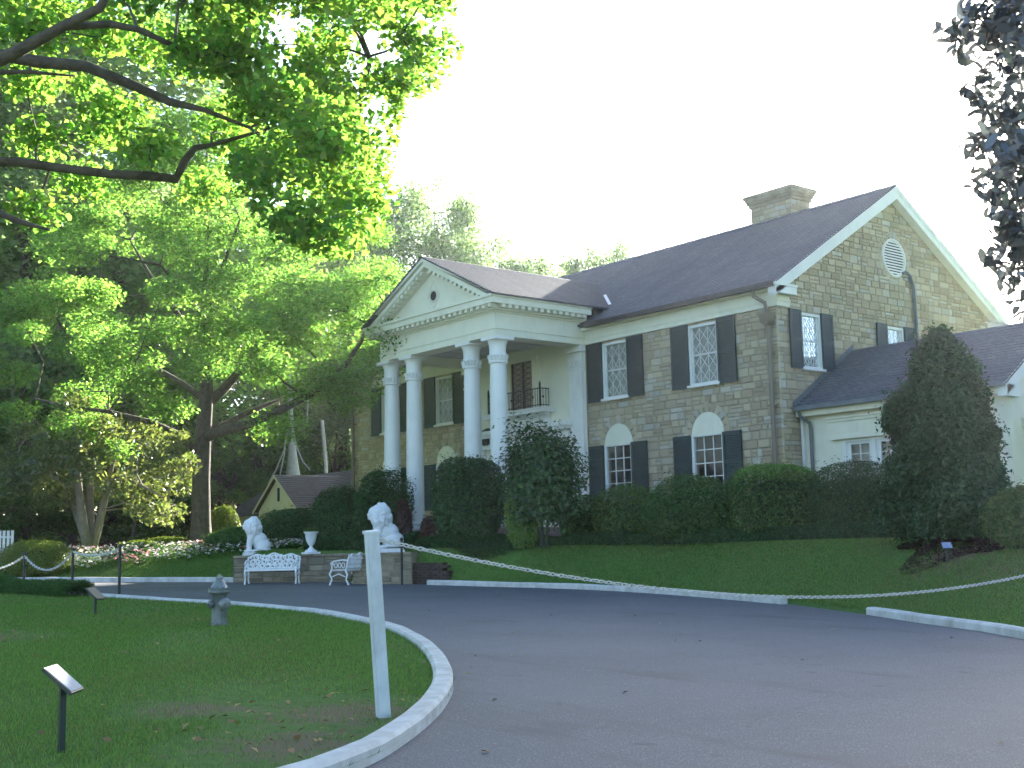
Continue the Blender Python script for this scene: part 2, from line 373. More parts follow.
def leaf_quads(P, L, W, droop=.25, out=None, outw=0., flat=.6):
    """rhombus leaves at points P; flat = how far leaf faces tend to look up"""
    n = len(P)
    nrm = rng.normal(size=(n, 3)); nrm[:, 2] = np.abs(nrm[:, 2])+flat*2
    if out is not None: nrm = norm(nrm)+out*outw
    nrm = norm(nrm)
    a = rng.normal(size=(n, 3)); a[:, 2] -= droop
    a = norm(a-nrm*np.sum(a*nrm, 1, keepdims=True)); b = np.cross(nrm, a)
    s = rng.uniform(.65, 1.3, (n, 1)); L = L*s; W = W*s
    fold = nrm*W*.18
    V = np.stack([P-a*L*.5, P+b*W*.5+fold-a*L*.06, P+a*L*.5, P-b*W*.5+fold-a*L*.06], 1).reshape(-1, 3)
    return V, np.arange(n*4).reshape(-1, 4)

def leaf_ovals(P, L, W, droop=.25, flat=.6):
    """pointed oval leaves, six corners each"""
    n = len(P); nrm = rng.normal(size=(n, 3)); nrm[:, 2] = np.abs(nrm[:, 2])+flat*2; nrm = norm(nrm)
    a = rng.normal(size=(n, 3)); a[:, 2] -= droop; a = norm(a-nrm*np.sum(a*nrm, 1, keepdims=True)); b = np.cross(nrm, a)
    s = rng.uniform(.5, 1.25, (n, 1)); L = L*s; W = W*s; f = nrm*W*.2; cur = -nrm*L*rng.uniform(0, .18, (n, 1))
    V = np.stack([P-a*L*.5, P-a*L*.22+b*W*.42+f, P+a*L*.16+b*W*.46+f+cur*.3, P+a*L*.5+cur, P+a*L*.16-b*W*.46+f+cur*.3, P-a*L*.22-b*W*.42+f], 1).reshape(-1, 3)
    return V, np.arange(n*6).reshape(-1, 6)

# ---------------------------------------------------------------- terrain
def plane(x): return -1.66-.022*np.clip(x, -45, 26)
OB = [(34, -34), (24, -21), (16, -13.2), (11.81, -10.06), (10.76, -9.35), (9.36, -8.69), (7.72, -7.75), (5, -6.44), (1.93, -5.6), (-1, -5.2), (-2.98, -5.38),
      (-4.74, -5.9), (-6.4, -6.29), (-7.7, -6.7), (-8.9, -7.3), (-10.2, -6.9), (-12.2, -9.2), (-13.64, -10.09), (-17.1, -13), (-20, -15.4), (-26, -20.5), (-36, -29), (-62, -50)]
IB = [(-6.59, -15.3), (-4.17, -14.94), (-2.18, -14.6), (.1, -14.5), (2.25, -14.74), (4.85, -15.46), (7.05, -16.47), (8.91, -17.54), (10.53, -18.62), (11.56, -19.48),
      (12.27, -20.16), (12.96, -20.91), (13.41, -21.46), (13.9, -22.4), (14.1, -24), (13.4, -27), (10, -32), (2, -38), (-14, -40), (-30, -36), (-33, -31), (-27, -25), (-20, -20.8), (-15, -17.6), (-12, -16.1), (-9.5, -15.5)]
def smooth_poly(p, closed=False, it=2):
    p = [np.array(q, float) for q in p]
    for _ in range(it):
        q = []
        n = len(p)
        for i in range(n if closed else n-1):
            a, b = p[i], p[(i+1) % n]; q += [a*.75+b*.25, a*.25+b*.75]
        if not closed: q = [p[0]]+q+[p[-1]]
        p = q
    return np.array(p)
IBs = smooth_poly(IB, True, 2); OBa = np.array(OB, float)
def inside(x, y, poly):
    r = np.zeros(x.shape, bool); n = len(poly)
    for i in range(n):
        x0, y0 = poly[i]; x1, y1 = poly[(i+1) % n]
        c = ((y0 > y) != (y1 > y)) & (x < (x1-x0)*(y-y0)/((y1-y0) if y1 != y0 else 1e-9)+x0); r ^= c
    return r
def dist(x, y, pl):
    d = np.full(x.shape, 1e9)
    for i in range(len(pl)-1):
        a = pl[i]; b = pl[i+1]; e = b-a; t = np.clip(((x-a[0])*e[0]+(y-a[1])*e[1])/(e@e), 0, 1)
        d = np.minimum(d, np.hypot(x-a[0]-t*e[0], y-a[1]-t*e[1]))
    return d
OPOLY = np.vstack([OBa, [(-400, -300), (-400, 500), (400, 500), (400, -200)]])
def sstep(t): t = np.clip(t, 0, 1); return t*t*(3-2*t)
def odist(x, y):
    x = np.asarray(x, float); y = np.asarray(y, float)
    d = dist(x, y, OBa); return np.where(inside(x, y, OPOLY), d, -d)
def terrain(x, y):
    x = np.asarray(x, float); y = np.asarray(y, float); d = odist(x, y); p = plane(x)
    wd = np.interp(x, [-20, -14.5, -12.6, -7.4, -6.6, -5, -3, 4, 9, 14], [4.5, 3.6, .45, .45, 1.0, 1.3, 2.1, 2.6, 4.2, 6])
    T = np.interp(x, [-30, -16, -9, 6, 16], [-.42, -.5, -.62, -.62, -.95])
    h = p-.07+.12*sstep(d/.3)+(T-p)*sstep((d-.1)/wd)
    far = np.hypot(x+10, y-5); und = .12*np.sin(x*.23+1)*np.sin(y*.19)*sstep((d-6)/6)*(far < 200)
    return np.where(d > 0, h+und*.5, p-.07)
def axis_pts(lo, hi, f0, f1, fine, coarse):
    a = list(np.arange(f0, f1, fine)); x = f1; s = fine
    while x < hi: a.append(x); s = min(s*1.25, coarse); x += s
    x = f0; s = fine; b = []
    while x > lo: s = min(s*1.25, coarse); x -= s; b.append(x)
    return np.array(sorted(b+a+[hi]))
gx = axis_pts(-420, 380, -32, 20, .33, 60); gy = axis_pts(-380, 420, -24, 8, .33, 60)
GX, GY = np.meshgrid(gx, gy); GZ = terrain(GX.ravel(), GY.ravel())
V = np.stack([GX.ravel(), GY.ravel(), GZ], 1); nx = len(gx); ny = len(gy)
ii = np.arange(nx*ny).reshape(ny, nx); Fq = np.stack([ii[:-1, :-1], ii[:-1, 1:], ii[1:, 1:], ii[1:, :-1]], -1).reshape(-1, 4)
me = np_mesh('ground', V, Fq, 'ground'); me.polygons.foreach_set('use_smooth', [True]*len(me.polygons))
struct(link('ground', me))
def tess(loops, name, mat, dz, z=plane):
    P = [[Vector((p[0], p[1], 0)) for p in lp] for lp in loops]
    tri = geometry.tessellate_polygon(P); flat = [p for lp in P for p in lp]
    me = bpy.data.meshes.new(name); me.from_pydata([(p.x, p.y, float(z(p.x))+dz) for p in flat], [], [tuple(t) for t in tri])
    bm = bmesh.new(); bm.from_mesh(me); bmesh.ops.recalc_face_normals(bm, faces=bm.faces)
    if sum(f.normal.z for f in bm.faces) < 0: bmesh.ops.reverse_faces(bm, faces=bm.faces)
    bm.to_mesh(me); bm.free(); me.materials.append(MT[mat]); return struct(link(name, me))
tess([IBs], 'lawn', 'lawn', .055)
tess([np.vstack([OBa, [(-62, -62), (34, -62)]]), IBs], 'driveway', 'asphalt', 0)
def kerb(name, pl, wdt, h, side):
    pl = np.array(pl, float); mb = MB(); n = len(pl); rows = []
    for i in range(n):
        t = pl[min(i+1, n-1)]-pl[max(i-1, 0)]; t = t/np.linalg.norm(t); nn = np.array([-t[1], t[0]])*side
        z = plane(pl[i][0]); a = pl[i]; b = pl[i]+nn*wdt; jit = .004*math.sin(i*.7)+.003*rnd.uniform(-1, 1)
        rows.append([(a[0], a[1], z-.1), (a[0], a[1], z+h-.03+jit), (a[0]+nn[0]*.03, a[1]+nn[1]*.03, z+h+jit), (b[0]-nn[0]*.03, b[1]-nn[1]*.03, z+h+jit), (b[0], b[1], z+h-.03+jit), (b[0], b[1], z-.1)])
    for i in range(n-1):
        for k in range(5): mb.poly([rows[i][k], rows[i+1][k], rows[i+1][k+1], rows[i][k+1]])
    mb.poly(rows[0]); mb.poly(rows[-1][::-1])
    ob = mb.build(name, 'kerb'); bm = bmesh.new(); bm.from_mesh(ob.data); bmesh.ops.remove_doubles(bm, verts=bm.verts, dist=1e-4); bmesh.ops.recalc_face_normals(bm, faces=bm.faces); bm.to_mesh(ob.data); bm.free()
    return struct(ob)
def resample(pl, step):
    pl = np.array(pl, float); s = np.r_[0, np.cumsum(np.hypot(*np.diff(pl, axis=0).T))]; t = np.linspace(0, s[-1], max(2, int(s[-1]/step)))
    return np.stack([np.interp(t, s, pl[:, 0]), np.interp(t, s, pl[:, 1])], 1)
ik = np.vstack([IBs[-12:], IBs[:62]]); kerb('kerb', resample(ik, .4), .2, .125, -1)
kerb('kerb', resample(smooth_poly([(-7.0, -6.5), (-6.4, -6.31), (-4.74, -5.92), (-2.98, -5.40), (-1, -5.22), (1.93, -5.62), (5.0, -6.46)]), .4), .17, .13, -1)
kerb('kerb', resample([(7.72, -7.77), (9.36, -8.71), (10.76, -9.37), (11.81, -10.08), (16, -13.22)], .4), .2, .13, 1)
kerb('kerb', resample([(-12.6, -9.45), (-13.64, -10.11), (-17.1, -13.02), (-20, -15.42), (-26, -20.52), (-36, -29)], .5), .2, .14, -1)

# ---------------------------------------------------------------- stonework
def clip(poly, a, b, c):               # keep a*u+b*v<=c
    out = []
    for i in range(len(poly)):
        p, q = poly[i], poly[(i+1) % len(poly)]; fp = a*p[0]+b*p[1]-c; fq = a*q[0]+b*q[1]-c
        if fp <= 0: out.append(p)
        if (fp < 0 < fq) or (fq < 0 < fp):
            t = fp/(fp-fq); out.append((p[0]+(q[0]-p[0])*t, p[1]+(q[1]-p[1])*t))
    return out
def area(p): return .5*abs(sum(p[i][0]*p[(i+1) % len(p)][1]-p[(i+1) % len(p)][0]*p[i][1] for i in range(len(p))))
def cells_of(u0, u1, v0, v1, r, hmin=.13, hmax=.27, lmin=.17, lmax=.52):
    v = v0; out = []; carry = []
    while v < v1-.02:
        h = min(r.uniform(hmin, hmax), v1-v)
        if v1-v-h < .08: h = v1-v
        u = u0
        while u < u1-1e-6:
            ln = r.uniform(lmin, lmax)
            if u1-u-ln < .2: ln = u1-u
            if h > .18 and r.random() < .35:
                c = r.uniform(.4, .6); out.append((u, u+ln, v, v+h*c)); out.append((u, u+ln, v+h*c, v+h))
            else: out.append((u, u+ln, v, v+h))
            u += ln
        v += h
    return out
def stonework(mb, to3, u0, u1, v0, v1, holes=(), arches=(), clips=(), seed=1, gap=.011, mortar=.045, **kw):
    """coursed rubble facing; to3(u, v, depth) -> point, depth 0 = outer face, + = into the wall"""
    r = random.Random(seed)
    for (a, b, c, d) in cells_of(u0, u1, v0, v1, r, **kw):
        rects = [(a, b, c, d)]
        for (h0, h1, g0, g1) in holes:
            nr = []
            for (x0, x1, y0, y1) in rects:
                if x1 <= h0 or x0 >= h1 or y1 <= g0 or y0 >= g1: nr.append((x0, x1, y0, y1)); continue
                if x0 < h0: nr.append((x0, h0, y0, y1))
                if x1 > h1: nr.append((h1, x1, y0, y1))
                m0, m1 = max(x0, h0), min(x1, h1)
                if y0 < g0: nr.append((m0, m1, y0, g0))
                if y1 > g1: nr.append((m0, m1, g1, y1))
            rects = nr
        for (x0, x1, y0, y1) in rects:
            if x1-x0 < .05 or y1-y0 < .045: continue
            g = gap*.5+.004*r.random()
            p = [(x0+g+r.uniform(-.006, .006), y0+g+r.uniform(-.006, .006)), (x1-g+r.uniform(-.006, .006), y0+g+r.uniform(-.006, .006)), (x1-g+r.uniform(-.006, .006), y1-g+r.uniform(-.006, .006)), (x0+g+r.uniform(-.006, .006), y1-g+r.uniform(-.006, .006))]
            for cl in clips:
                p = clip(p, *cl)
                if len(p) < 3: break
            if len(p) < 3: continue
            for (cx, cy, rad, full) in arches:
                mx = sum(q[0] for q in p)/len(p); my = sum(q[1] for q in p)/len(p)
                if not full and my < cy and min(q[1] for q in p) < cy-.02 and max(q[1] for q in p) <= cy: continue
                dx, dy = mx-cx, my-cy; L = math.hypot(dx, dy)
                if L > rad+.6: continue
                if L < 1e-6: p = []; break
                dx /= L; dy /= L; p = clip(p, -dx, -dy, -(dx*cx+dy*cy+rad))
                if len(p) < 3: break
            if len(p) < 3 or area(p) < .004: continue
            if p: stone(mb, to3, p, r, mortar)
    return mb
def stone(mb, to3, p, r, mortar=.045):
    mx = sum(q[0] for q in p)/len(p); my = sum(q[1] for q in p)/len(p); dep = r.uniform(0, .018)
    ins = [(q[0]+(mx-q[0])*min(.3, .016/max(.03, abs(q[0]-mx))), q[1]+(my-q[1])*min(.3, .016/max(.03, abs(q[1]-my)))) for q in p]
    n = len(p); i = len(mb.v)
    mb.v += [tuple(to3(q[0], q[1], mortar+.006)) for q in p]+[tuple(to3(q[0], q[1], dep+r.uniform(0, .01))) for q in ins]
    mb.f.append(tuple(i+n+k for k in range(n))); mb.mi.append(0)
    for k in range(n):
        j = (k+1) % n; mb.f.append((i+k, i+j, i+n+j, i+n+k)); mb.mi.append(0)
def voussoirs(mb, to3, cx, cy, r0, r1, n, r, a0=0, a1=math.pi, key=True):
    for k in range(n):
        s0 = a0+(a1-a0)*k/n+.012; s1 = a0+(a1-a0)*(k+1)/n-.012
        rr = r1+(.09 if (key and k == n//2) else r.uniform(-.03, .03))
        stone(mb, to3, [(cx+r0*math.cos(s0), cy+r0*math.sin(s0)), (cx+rr*math.cos(s0), cy+rr*math.sin(s0)), (cx+rr*math.cos(s1), cy+rr*math.sin(s1)), (cx+r0*math.cos(s1), cy+r0*math.sin(s1))], r)
def sheet_holes(mb, to3, u0, u1, v0, v1, holes, dep, mi=1):
    us = sorted({u0, u1, *[min(max(h, u0), u1) for q in holes for h in q[:2]]}); vs = sorted({v0, v1, *[min(max(h, v0), v1) for q in holes for h in q[2:]]})
    for i in range(len(us)-1):
        for j in range(len(vs)-1):
            cu = (us[i]+us[i+1])/2; cv = (vs[j]+vs[j+1])/2
            if any(h[0] < cu < h[1] and h[2] < cv < h[3] for h in holes): continue
            mb.poly([to3(us[i], vs[j], dep), to3(us[i+1], vs[j], dep), to3(us[i+1], vs[j+1], dep), to3(us[i], vs[j+1], dep)], mi)

# ---------------------------------------------------------------- the mansion
L = 21.42; D = 11.15; ZF = 5.7; CX = -10.7
G0 = -.75
mansion = thing('stone_mansion', 'two storey tan stone mansion with a white columned portico and dark shingle roof', 'house', (CX, 5, -.62))
front = lambda u, v, d: (u, d, v)
gab = lambda u, v, d: (-d, u, v)
back = lambda u, v, d: (u, D-d, v)
left = lambda u, v, d: (-L+d, u, v)
WX = [-6.26, -2.66, 2*CX+6.26, 2*CX+2.66]
UP = [(x-.55, x+.55, 3.9, 5.62) for x in WX]
LO = [(x-.6, x+.6, .85, 2.48) for x in WX]
PC0, PC1 = -13.8, -7.58
mb = MB(); rr = random.Random(5)
holesF = UP+LO+[(PC0, PC1, G0, ZF)]
stonework(mb, front, -L, 0, G0, ZF, holesF, [(x, 2.48, .74, True) for x in WX], seed=3)
for x in WX: voussoirs(mb, front, x, 2.48, .61, .86, 11, rr)
sheet_holes(mb, front, -L+.05, -.05, G0, ZF, UP+[(x-.6, x+.6, .85, 3.05) for x in WX], .045)
mb.build('front_wall', ['stone', 'mortar'], mansion)
mb = MB()
GW = [(.96, 1.84, 4.1, 5.62), (4.95, 5.85, 4.1, 5.62)]
ZE = 6.29; sl_ = (9.91-ZE)/(D/2+.32)
rake = [(-sl_, 1, ZE-.12+.32*sl_), (sl_, 1, ZE-.12+(D+.32)*sl_)]
stonework(mb, gab, 0, D, G0, 9.8, GW, [(5.62, 7.74, .63, True)], rake, seed=8)
voussoirs(mb, gab, 5.62, 7.74, .57, .8, 20, rr, 0, 2*math.pi, False)
gp = [(.05, G0), (D-.05, G0), (D-.05, ZE+.1), (D/2, 9.75), (.05, ZE+.1)]
sheet_holes(mb, gab, .05, D-.05, G0, ZE, GW, .045)
mb.poly([gab(u, v, .045) for u, v in [(.05, ZE), (D-.05, ZE), (D/2, 9.74)]], 1)
mb.build('side_wall', ['stone', 'mortar'], mansion)
mb = MB()
stonework(mb, left, 0, D, G0, 9.8, [], [], rake, seed=9)
sheet_holes(mb, left, .05, D-.05, G0, ZE, [], .045)
mb.poly([left(u, v, .045) for u, v in [(.05, ZE), (D-.05, ZE), (D/2, 9.74)]], 1)
mb.build('side_wall', ['stone', 'mortar'], mansion)
mb = MB(); stonework(mb, back, -L, 0, G0, ZF, [], [], seed=10); sheet_holes(mb, back, -L+.05, -.05, G0, 6.2, [], .045)
mb.build('rear_wall', ['stone', 'mortar'], mansion)

def shingled(mb, A, B, C_, D_, row=.15, th=.018):
    """roof slope: eave A->B, ridge D_->C_ ; laid in lapped courses"""
    A, B, C_, D_ = [np.asarray(p, float) for p in (A, B, C_, D_)]
    n = max(2, int(np.linalg.norm((D_+C_)/2-(A+B)/2)/row)); nn = np.cross(B-A, D_-A); nn /= np.linalg.norm(nn)
    if nn[2] < 0: nn = -nn
    for k in range(n):
        t0 = k/n; t1 = (k+1)/n; a = A+(D_-A)*t0; b = B+(C_-B)*t0; c = B+(C_-B)*t1; d = A+(D_-A)*t1
        mb.poly([a+nn*th, b+nn*th, c+nn*.002, d+nn*.002]); mb.poly([a, b, b+nn*th, a+nn*th])
    mb.poly([A-nn*.05, B-nn*.05, C_-nn*.05, D_-nn*.05]); mb.poly([A-nn*.05, B-nn*.05, B, A]); mb.poly([B-nn*.05, C_-nn*.05, C_, B]); mb.poly([A-nn*.05, D_-nn*.05, D_, A])
XR, XL = .25, -L-.25; OV = .32; ZR = 9.91
mb = MB()
shingled(mb, (XL, -OV, ZE), (XR, -OV, ZE), (XR, D/2, ZR), (XL, D/2, ZR))
shingled(mb, (XL, D+OV, ZE), (XR, D+OV, ZE), (XR, D/2, ZR), (XL, D/2, ZR))
rc = [(XL+(XR-XL)*k/40, D/2, ZR+.02) for k in range(41)]
for k in range(40): mb.obox((XL+(XR-XL)*(k+.5)/40, D/2-.1, ZR-.04), (1, 0, .03), (0, .85, .52), (0, -.52, .85), .27, .13, .012); mb.obox((XL+(XR-XL)*(k+.5)/40, D/2+.1, ZR-.04), (1, 0, .03), (0, .85, -.52), (0, .52, .85), .27, .13, .012)
mb.build('roof', 'shingle', mansion)
# front frieze, gutters
for (a, b) in ((-L, PC0-.002), (PC1+.002, 0.045)):
    mb = MB(); mb.box(a, b, -.05, .04, ZF, 6.20); mb.box(a, b, -.075, -.05, ZF+.13, ZF+.17); mb.box(a, b, -.2, -.05, 6.12, 6.22)
    if b > 0: mb.box(.003, .05, -.048, .5, ZF, 6.0); mb.box(.05, .075, -.073, .52, ZF+.13, ZF+.17)
    mb.build('frieze', 'cream', mansion)
for sgn, x0, x1 in ((1, 0, XR+.015), (-1, -L, XL-.015)):
    a, b = min(x0, x1), max(x0, x1); mb = MB()
    mb.box(a, b, -OV-.02, .55, 6.0, 6.26); mb.box(a, b, D-.5, D+OV+.02, 6.0, 6.26)
    mb.box(a, b+.02 if sgn > 0 else b, -OV-.06, .57, 6.20, 6.27); mb.box(a, b, D-.52, D+OV+.06, 6.2, 6.27)
    dz = -.055
    for (ya, yb) in ((-OV, D/2), (D+OV, D/2)):
        e = [(a, ya, ZE+dz), (a, yb, ZR+dz), (a, yb, ZR+dz-.36), (a, ya, ZE+dz-.3)]
        mb.prism(e, (b-a, 0, 0))
        xx = b if sgn > 0 else a
        e = [(xx, ya, ZE+dz+.03), (xx, yb, ZR+dz+.03), (xx, yb, ZR+dz-.13), (xx, ya, ZE+dz-.11)]
        mb.prism(e, (sgn*.03, 0, 0))
    xx0, xx1 = (-.2, -.03) if sgn > 0 else (-L+.03, -L+.2)
    for (ya, sy) in ((-OV, 1), (D+OV, -1)): mb.prism([(xx0, ya, 6.15), (xx0, ya+sy*.9, 6.15), (xx0, ya+sy*.9, ZE+.9*sl_-.08), (xx0, ya, ZE-.07)], (xx1-xx0, 0, 0))
    mb.build('rake_trim', 'white', mansion)
for (a, b) in ((XL, -14.25), (-7.15, XR-.02)): mb = MB(); mb.box(a, b, -OV-.12, -OV+.02, ZE-.13, ZE-.005); mb.box(a, b, -OV-.135, -OV-.12, ZE-.04, ZE-.0); mb.build('gutter', 'gutter', mansion)
def downspout(x, mat):
    mb = MB(); mb.tube([(x-.28, -.38, 6.15), (x-.26, -.36, 6.0), (x-.02, -.2, 5.8), (x, -.17, 5.62), (x, -.17, 5.5)], .05, 10)
    mb.prism([(x-.17, -.3, 5.5), (x+.17, -.3, 5.5), (x+.15, -.28, 5.28), (x+.06, -.24, 5.18), (x-.06, -.24, 5.18), (x-.15, -.28, 5.28)], (0, .22, 0))
    mb.tube([(x, -.12, 5.2), (x, -.12, 2.5), (x, -.12, -.6)], .065, 10)
    for z in (4.4, 3.0, 1.4): mb.box(x-.09, x+.09, -.2, 0, z, z+.04)
    mb.build('downspout', mat, mansion, 40)
downspout(-.22, 'pipe'); downspout(-L+.2, 'pipe')
# chimney
mb = MB()
cx0, cx1, cy0, cy1 = -5.25, -3.55, 5.5, 6.5
for (to3, a, b) in ((lambda u, v, d: (u, cy0+d, v), cx0, cx1), (lambda u, v, d: (cx1-d, u, v), cy0, cy1), (lambda u, v, d: (u, cy1-d, v), cx0, cx1), (lambda u, v, d: (cx0+d, u, v), cy0, cy1)):
    stonework(mb, to3, a, b, 9.3, 10.42, seed=21, mortar=.03)
mb.box(cx0+.03, cx1-.03, cy0+.03, cy1-.03, 9.2, 10.42, 1)
ch = mb.build('chimney', ['stone', 'mortar'], mansion)
mb = MB()
for k, (z0, z1, e) in enumerate(((10.42, 10.53, .03), (10.53, 10.63, .08), (10.63, 10.72, .12), (10.72, 10.83, .17))): mb.box(cx0-e, cx1+e, cy0-e, cy1+e, z0+.001*k, z1)
mb.box(cx0+.3, cx1-.3, cy0+.25, cy1-.25, 10.83, 10.95)
mb.build('chimney_cap', 'stone2', ch)

# windows (local: opening centred on x=0, wall face y=0, outward = -y)
def shutter(mb, x0, x1, z0, z1):
    mb.box(x0, x1, -.055, -.015, z0, z1)
    for (a, b, c, d) in ((x0, x0+.07, z0, z1), (x1-.07, x1, z0, z1), (x0+.07, x1-.07, z0, z0+.1), (x0+.07, x1-.07, z1-.1, z1), (x0+.07, x1-.07, (z0+z1)/2-.05, (z0+z1)/2+.05)): mb.box(a, b, -.075, -.0555, c, d)
    for (c, d) in ((z0+.1, (z0+z1)/2-.05), ((z0+z1)/2+.05, z1-.1)):
        z = c+.02
        while z < d-.02: mb.prism([(x0+.075, -.056, z), (x0+.075, -.07, z+.01), (x0+.075, -.056, z+.045)], (x1-x0-.15, 0, 0)); z += .05
def upper_window(parent, w, z0, z1, sw, sz0, sz1, curtain='curtain'):
    h = w/2; mb = MB()
    for (a, b, c, d) in ((-h, -h+.07, z0, z1), (h-.07, h, z0, z1), (-h+.07, h-.07, z1-.07, z1), (-h+.07, h-.07, z0, z0+.05)): mb.box(a, b, -.012, .16, c, d)
    zm = (z0+z1)/2; mb.box(-h+.072, h-.072, .05, .09, zm-.025, zm+.025)
    for (a, b, c, d) in ((-h+.071, -h+.115, z0+.051, z1-.071), (h-.115, h-.071, z0+.051, z1-.071)): mb.box(a, b, .045, .095, c, d)
    wo_ = mb.build('window', 'lattice', parent)
    mb = MB(); mb.box(-h-.06, h+.06, -.09, .1, z0-.07, z0-.002); mb.build('sill', 'white', wo_)
    mb = MB(); mb.poly([(-h+.07, .07, z0+.05), (h-.07, .07, z0+.05), (h-.07, .07, z1-.07), (-h+.07, .07, z1-.07)]); mb.build('glass_pane', 'glass', wo_)
    mb = MB(); mb.poly([(-h, .14, z0), (h, .14, z0), (h, .14, z1), (-h, .14, z1)])
    cu = mb.build('curtain', curtain, wo_)
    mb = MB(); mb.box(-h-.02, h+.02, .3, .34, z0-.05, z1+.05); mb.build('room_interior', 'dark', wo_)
    # diamond leading
    mb = MB(); nxd = 3; cw = (w-.18)/nxd; nz = 4; chh = (z1-z0-.14)/(2*nz)
    for k in range(nxd*2+1):
        pass
    x0, x1, y0, y1 = -h+.08, h-.08, z0+.06, z1-.08
    sl = chh*2/cw*1.0
    c = y0-(x1-x0)*sl
    while c < y1+(x1-x0)*sl:
        for sg in (1, -1):
            pts = []
            for xx in np.linspace(x0, x1, 25):
                zz = c+sg*sl*(xx-(x0 if sg > 0 else x1-(x1-x0)))
                if y0 <= zz <= y1: pts.append((xx, .035, zz))
            if len(pts) > 1: mb.tube([pts[0], pts[-1]], .012, 4)
        c += chh*2
    for xx in (x0+cw, x0+2*cw): mb.box(xx-.008, xx+.008, .03, .04, y0, y1)
    mb.build('lattice_grille', 'lattice', wo_)
    for s in (-1, 1):
        mb = MB(); a, b = sorted((s*(h+.005), s*(h+.005+sw))); shutter(mb, a, b, sz0, sz1); mb.build('shutter', 'shutter', wo_)
    return wo_
def lower_window(parent):
    h = .6; z0, z1 = .85, 2.48; mb = MB()
    for (a, b, c, d) in ((-h, -h+.08, z0, z1), (h-.08, h, z0, z1), (-h+.08, h-.08, z1-.06, z1), (-h+.08, h-.08, z0, z0+.06)): mb.box(a, b, -.01, .16, c, d)
    zm = (z0+z1)/2
    wo_ = mb.build('window', 'lattice', parent)
    mb = MB(); mb.box(-h-.06, h+.06, -.09, .1, z0-.07, z0-.002); mb.build('sill', 'white', wo_)
    mb = MB(); mb.poly([(-h+.08, .07, z0+.06), (h-.08, .07, z0+.06), (h-.08, .07, z1-.06), (-h+.08, .07, z1-.06)]); mb.build('glass_pane', 'glass', wo_)
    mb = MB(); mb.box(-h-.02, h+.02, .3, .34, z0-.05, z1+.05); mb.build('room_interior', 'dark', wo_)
    mb = MB()
    for k in range(1, 3): x = -h+.08+(2*h-.16)*k/3; mb.box(x-.014, x+.014, .04, .066, z0+.06, z1-.06)
    for k in range(1, 4): z = z0+.06+(z1-z0-.12)*k/4; mb.box(-h+.08, h-.08, .042, .064, z-.014, z+.014)
    mb.build('glazing_bars', 'lattice', wo_)
    mb = MB(); n = 24
    arc = [(.6*math.cos(math.pi*k/n), .02, 2.48+.62*math.sin(math.pi*k/n)+.002) for k in range(n+1)]; mb.prism(arc, (0, .1, 0)); mb.box(-.6, .6, -.02, .03, 2.45, 2.49)
    mb.build('arched_panel', 'cream', wo_)
    for s in (-1, 1):
        mb = MB(); a, b = sorted((s*(h+.005), s*(h+.66))); shutter(mb, a, b, .82, 2.48); mb.build('shutter', 'shutter', wo_)
    return wo_
uw = upper_window(mansion, 1.1, 3.9, 5.62, .66, 3.83, 5.67); uw.location = (WX[0], 0, 0)
lw_ = lower_window(mansion); lw_.location = (WX[0], 0, 0)
for x in WX[1:]: copy_part(uw, mansion, (x, 0, 0)); copy_part(lw_, mansion, (x, 0, 0))
gw = upper_window(mansion, .88, 4.1, 5.62, .5, 4.05, 5.67); gw.location = (0, 1.4, 0); gw.rotation_euler = (0, 0, R(90))
copy_part(gw, mansion, (0, 5.4, 0), R(90))
# louvred round vent on the side gable
mb = MB(); n = 40
ring = [(-.01, 5.62+.55*math.cos(2*math.pi*k/n), 7.74+.55*math.sin(2*math.pi*k/n)) for k in range(n)]; mb.tube(ring, .045, 8, True)
z = 7.22
while z < 8.27:
    hw = math.sqrt(max(0, .54**2-(z-7.74)**2))
    if hw > .08: mb.prism([(-.02, 5.62-hw, z), (.025, 5.62-hw, z-.05), (.025, 5.62-hw, z-.03), (-.02, 5.62-hw, z+.02)], (0, 2*hw, 0))
    z += .085
mb.poly([(-.035, 5.62+.55*math.cos(2*math.pi*k/n), 7.74+.55*math.sin(2*math.pi*k/n)) for k in range(n)], 1)
mb.build('round_louvre', ['white', 'dark'], mansion)
mb = MB(); mb.tube([(.03, 5.95, 7.3), (.06, 6.1, 7.36), (.07, 6.3, 7.27), (.06, 6.45, 6.9), (.05, 6.5, 6.2), (.05, 6.5, 4.3)], .05, 8); mb.tube([(.03, 5.98, 7.2), (.06, 6.2, 7.2), (.07, 6.38, 6.9), (.05, 6.44, 6.2)], .022, 6)
mb.build('conduit', 'greypipe', mansion, 40)

# portico
PY = -3.62; EA = PC1; EB = PC0; PX = (EA+EB)/2
mb = MB(); mb.box(EB-.5, EA+.5, -4.3, -.001, -.75, 0); mb.box(EB-.2, EA+.2, -4.65, -4.3, -.75, -.18)
for k in range(26): mb.box(EB-.5+k*.2777+.005, EB-.5+(k+1)*.2777-.005, -4.33, -.3, 0, .012)
mb.build('porch_floor', 'porch', mansion)
COLX = [-13.66, -12.35, -9.22, -7.92]
prof = [(.36, 0), (.36, .04), (.375, .09), (.36, .14), (.32, .16), (.31, .2), (.335, .24), (.31, .28), (.29, .31)]
shaft = [(.285, .31), (.283, 1.2), (.278, 2.2), (.268, 3.2), (.254, 4.2), (.242, 4.9)]
mb = MB(); mb.lathe(prof+shaft, (0, 0, 0), 32); mb.box(-.39, .39, -.39, .39, -.1, .0)
col0 = mb.build('column', 'white', mansion, 45)
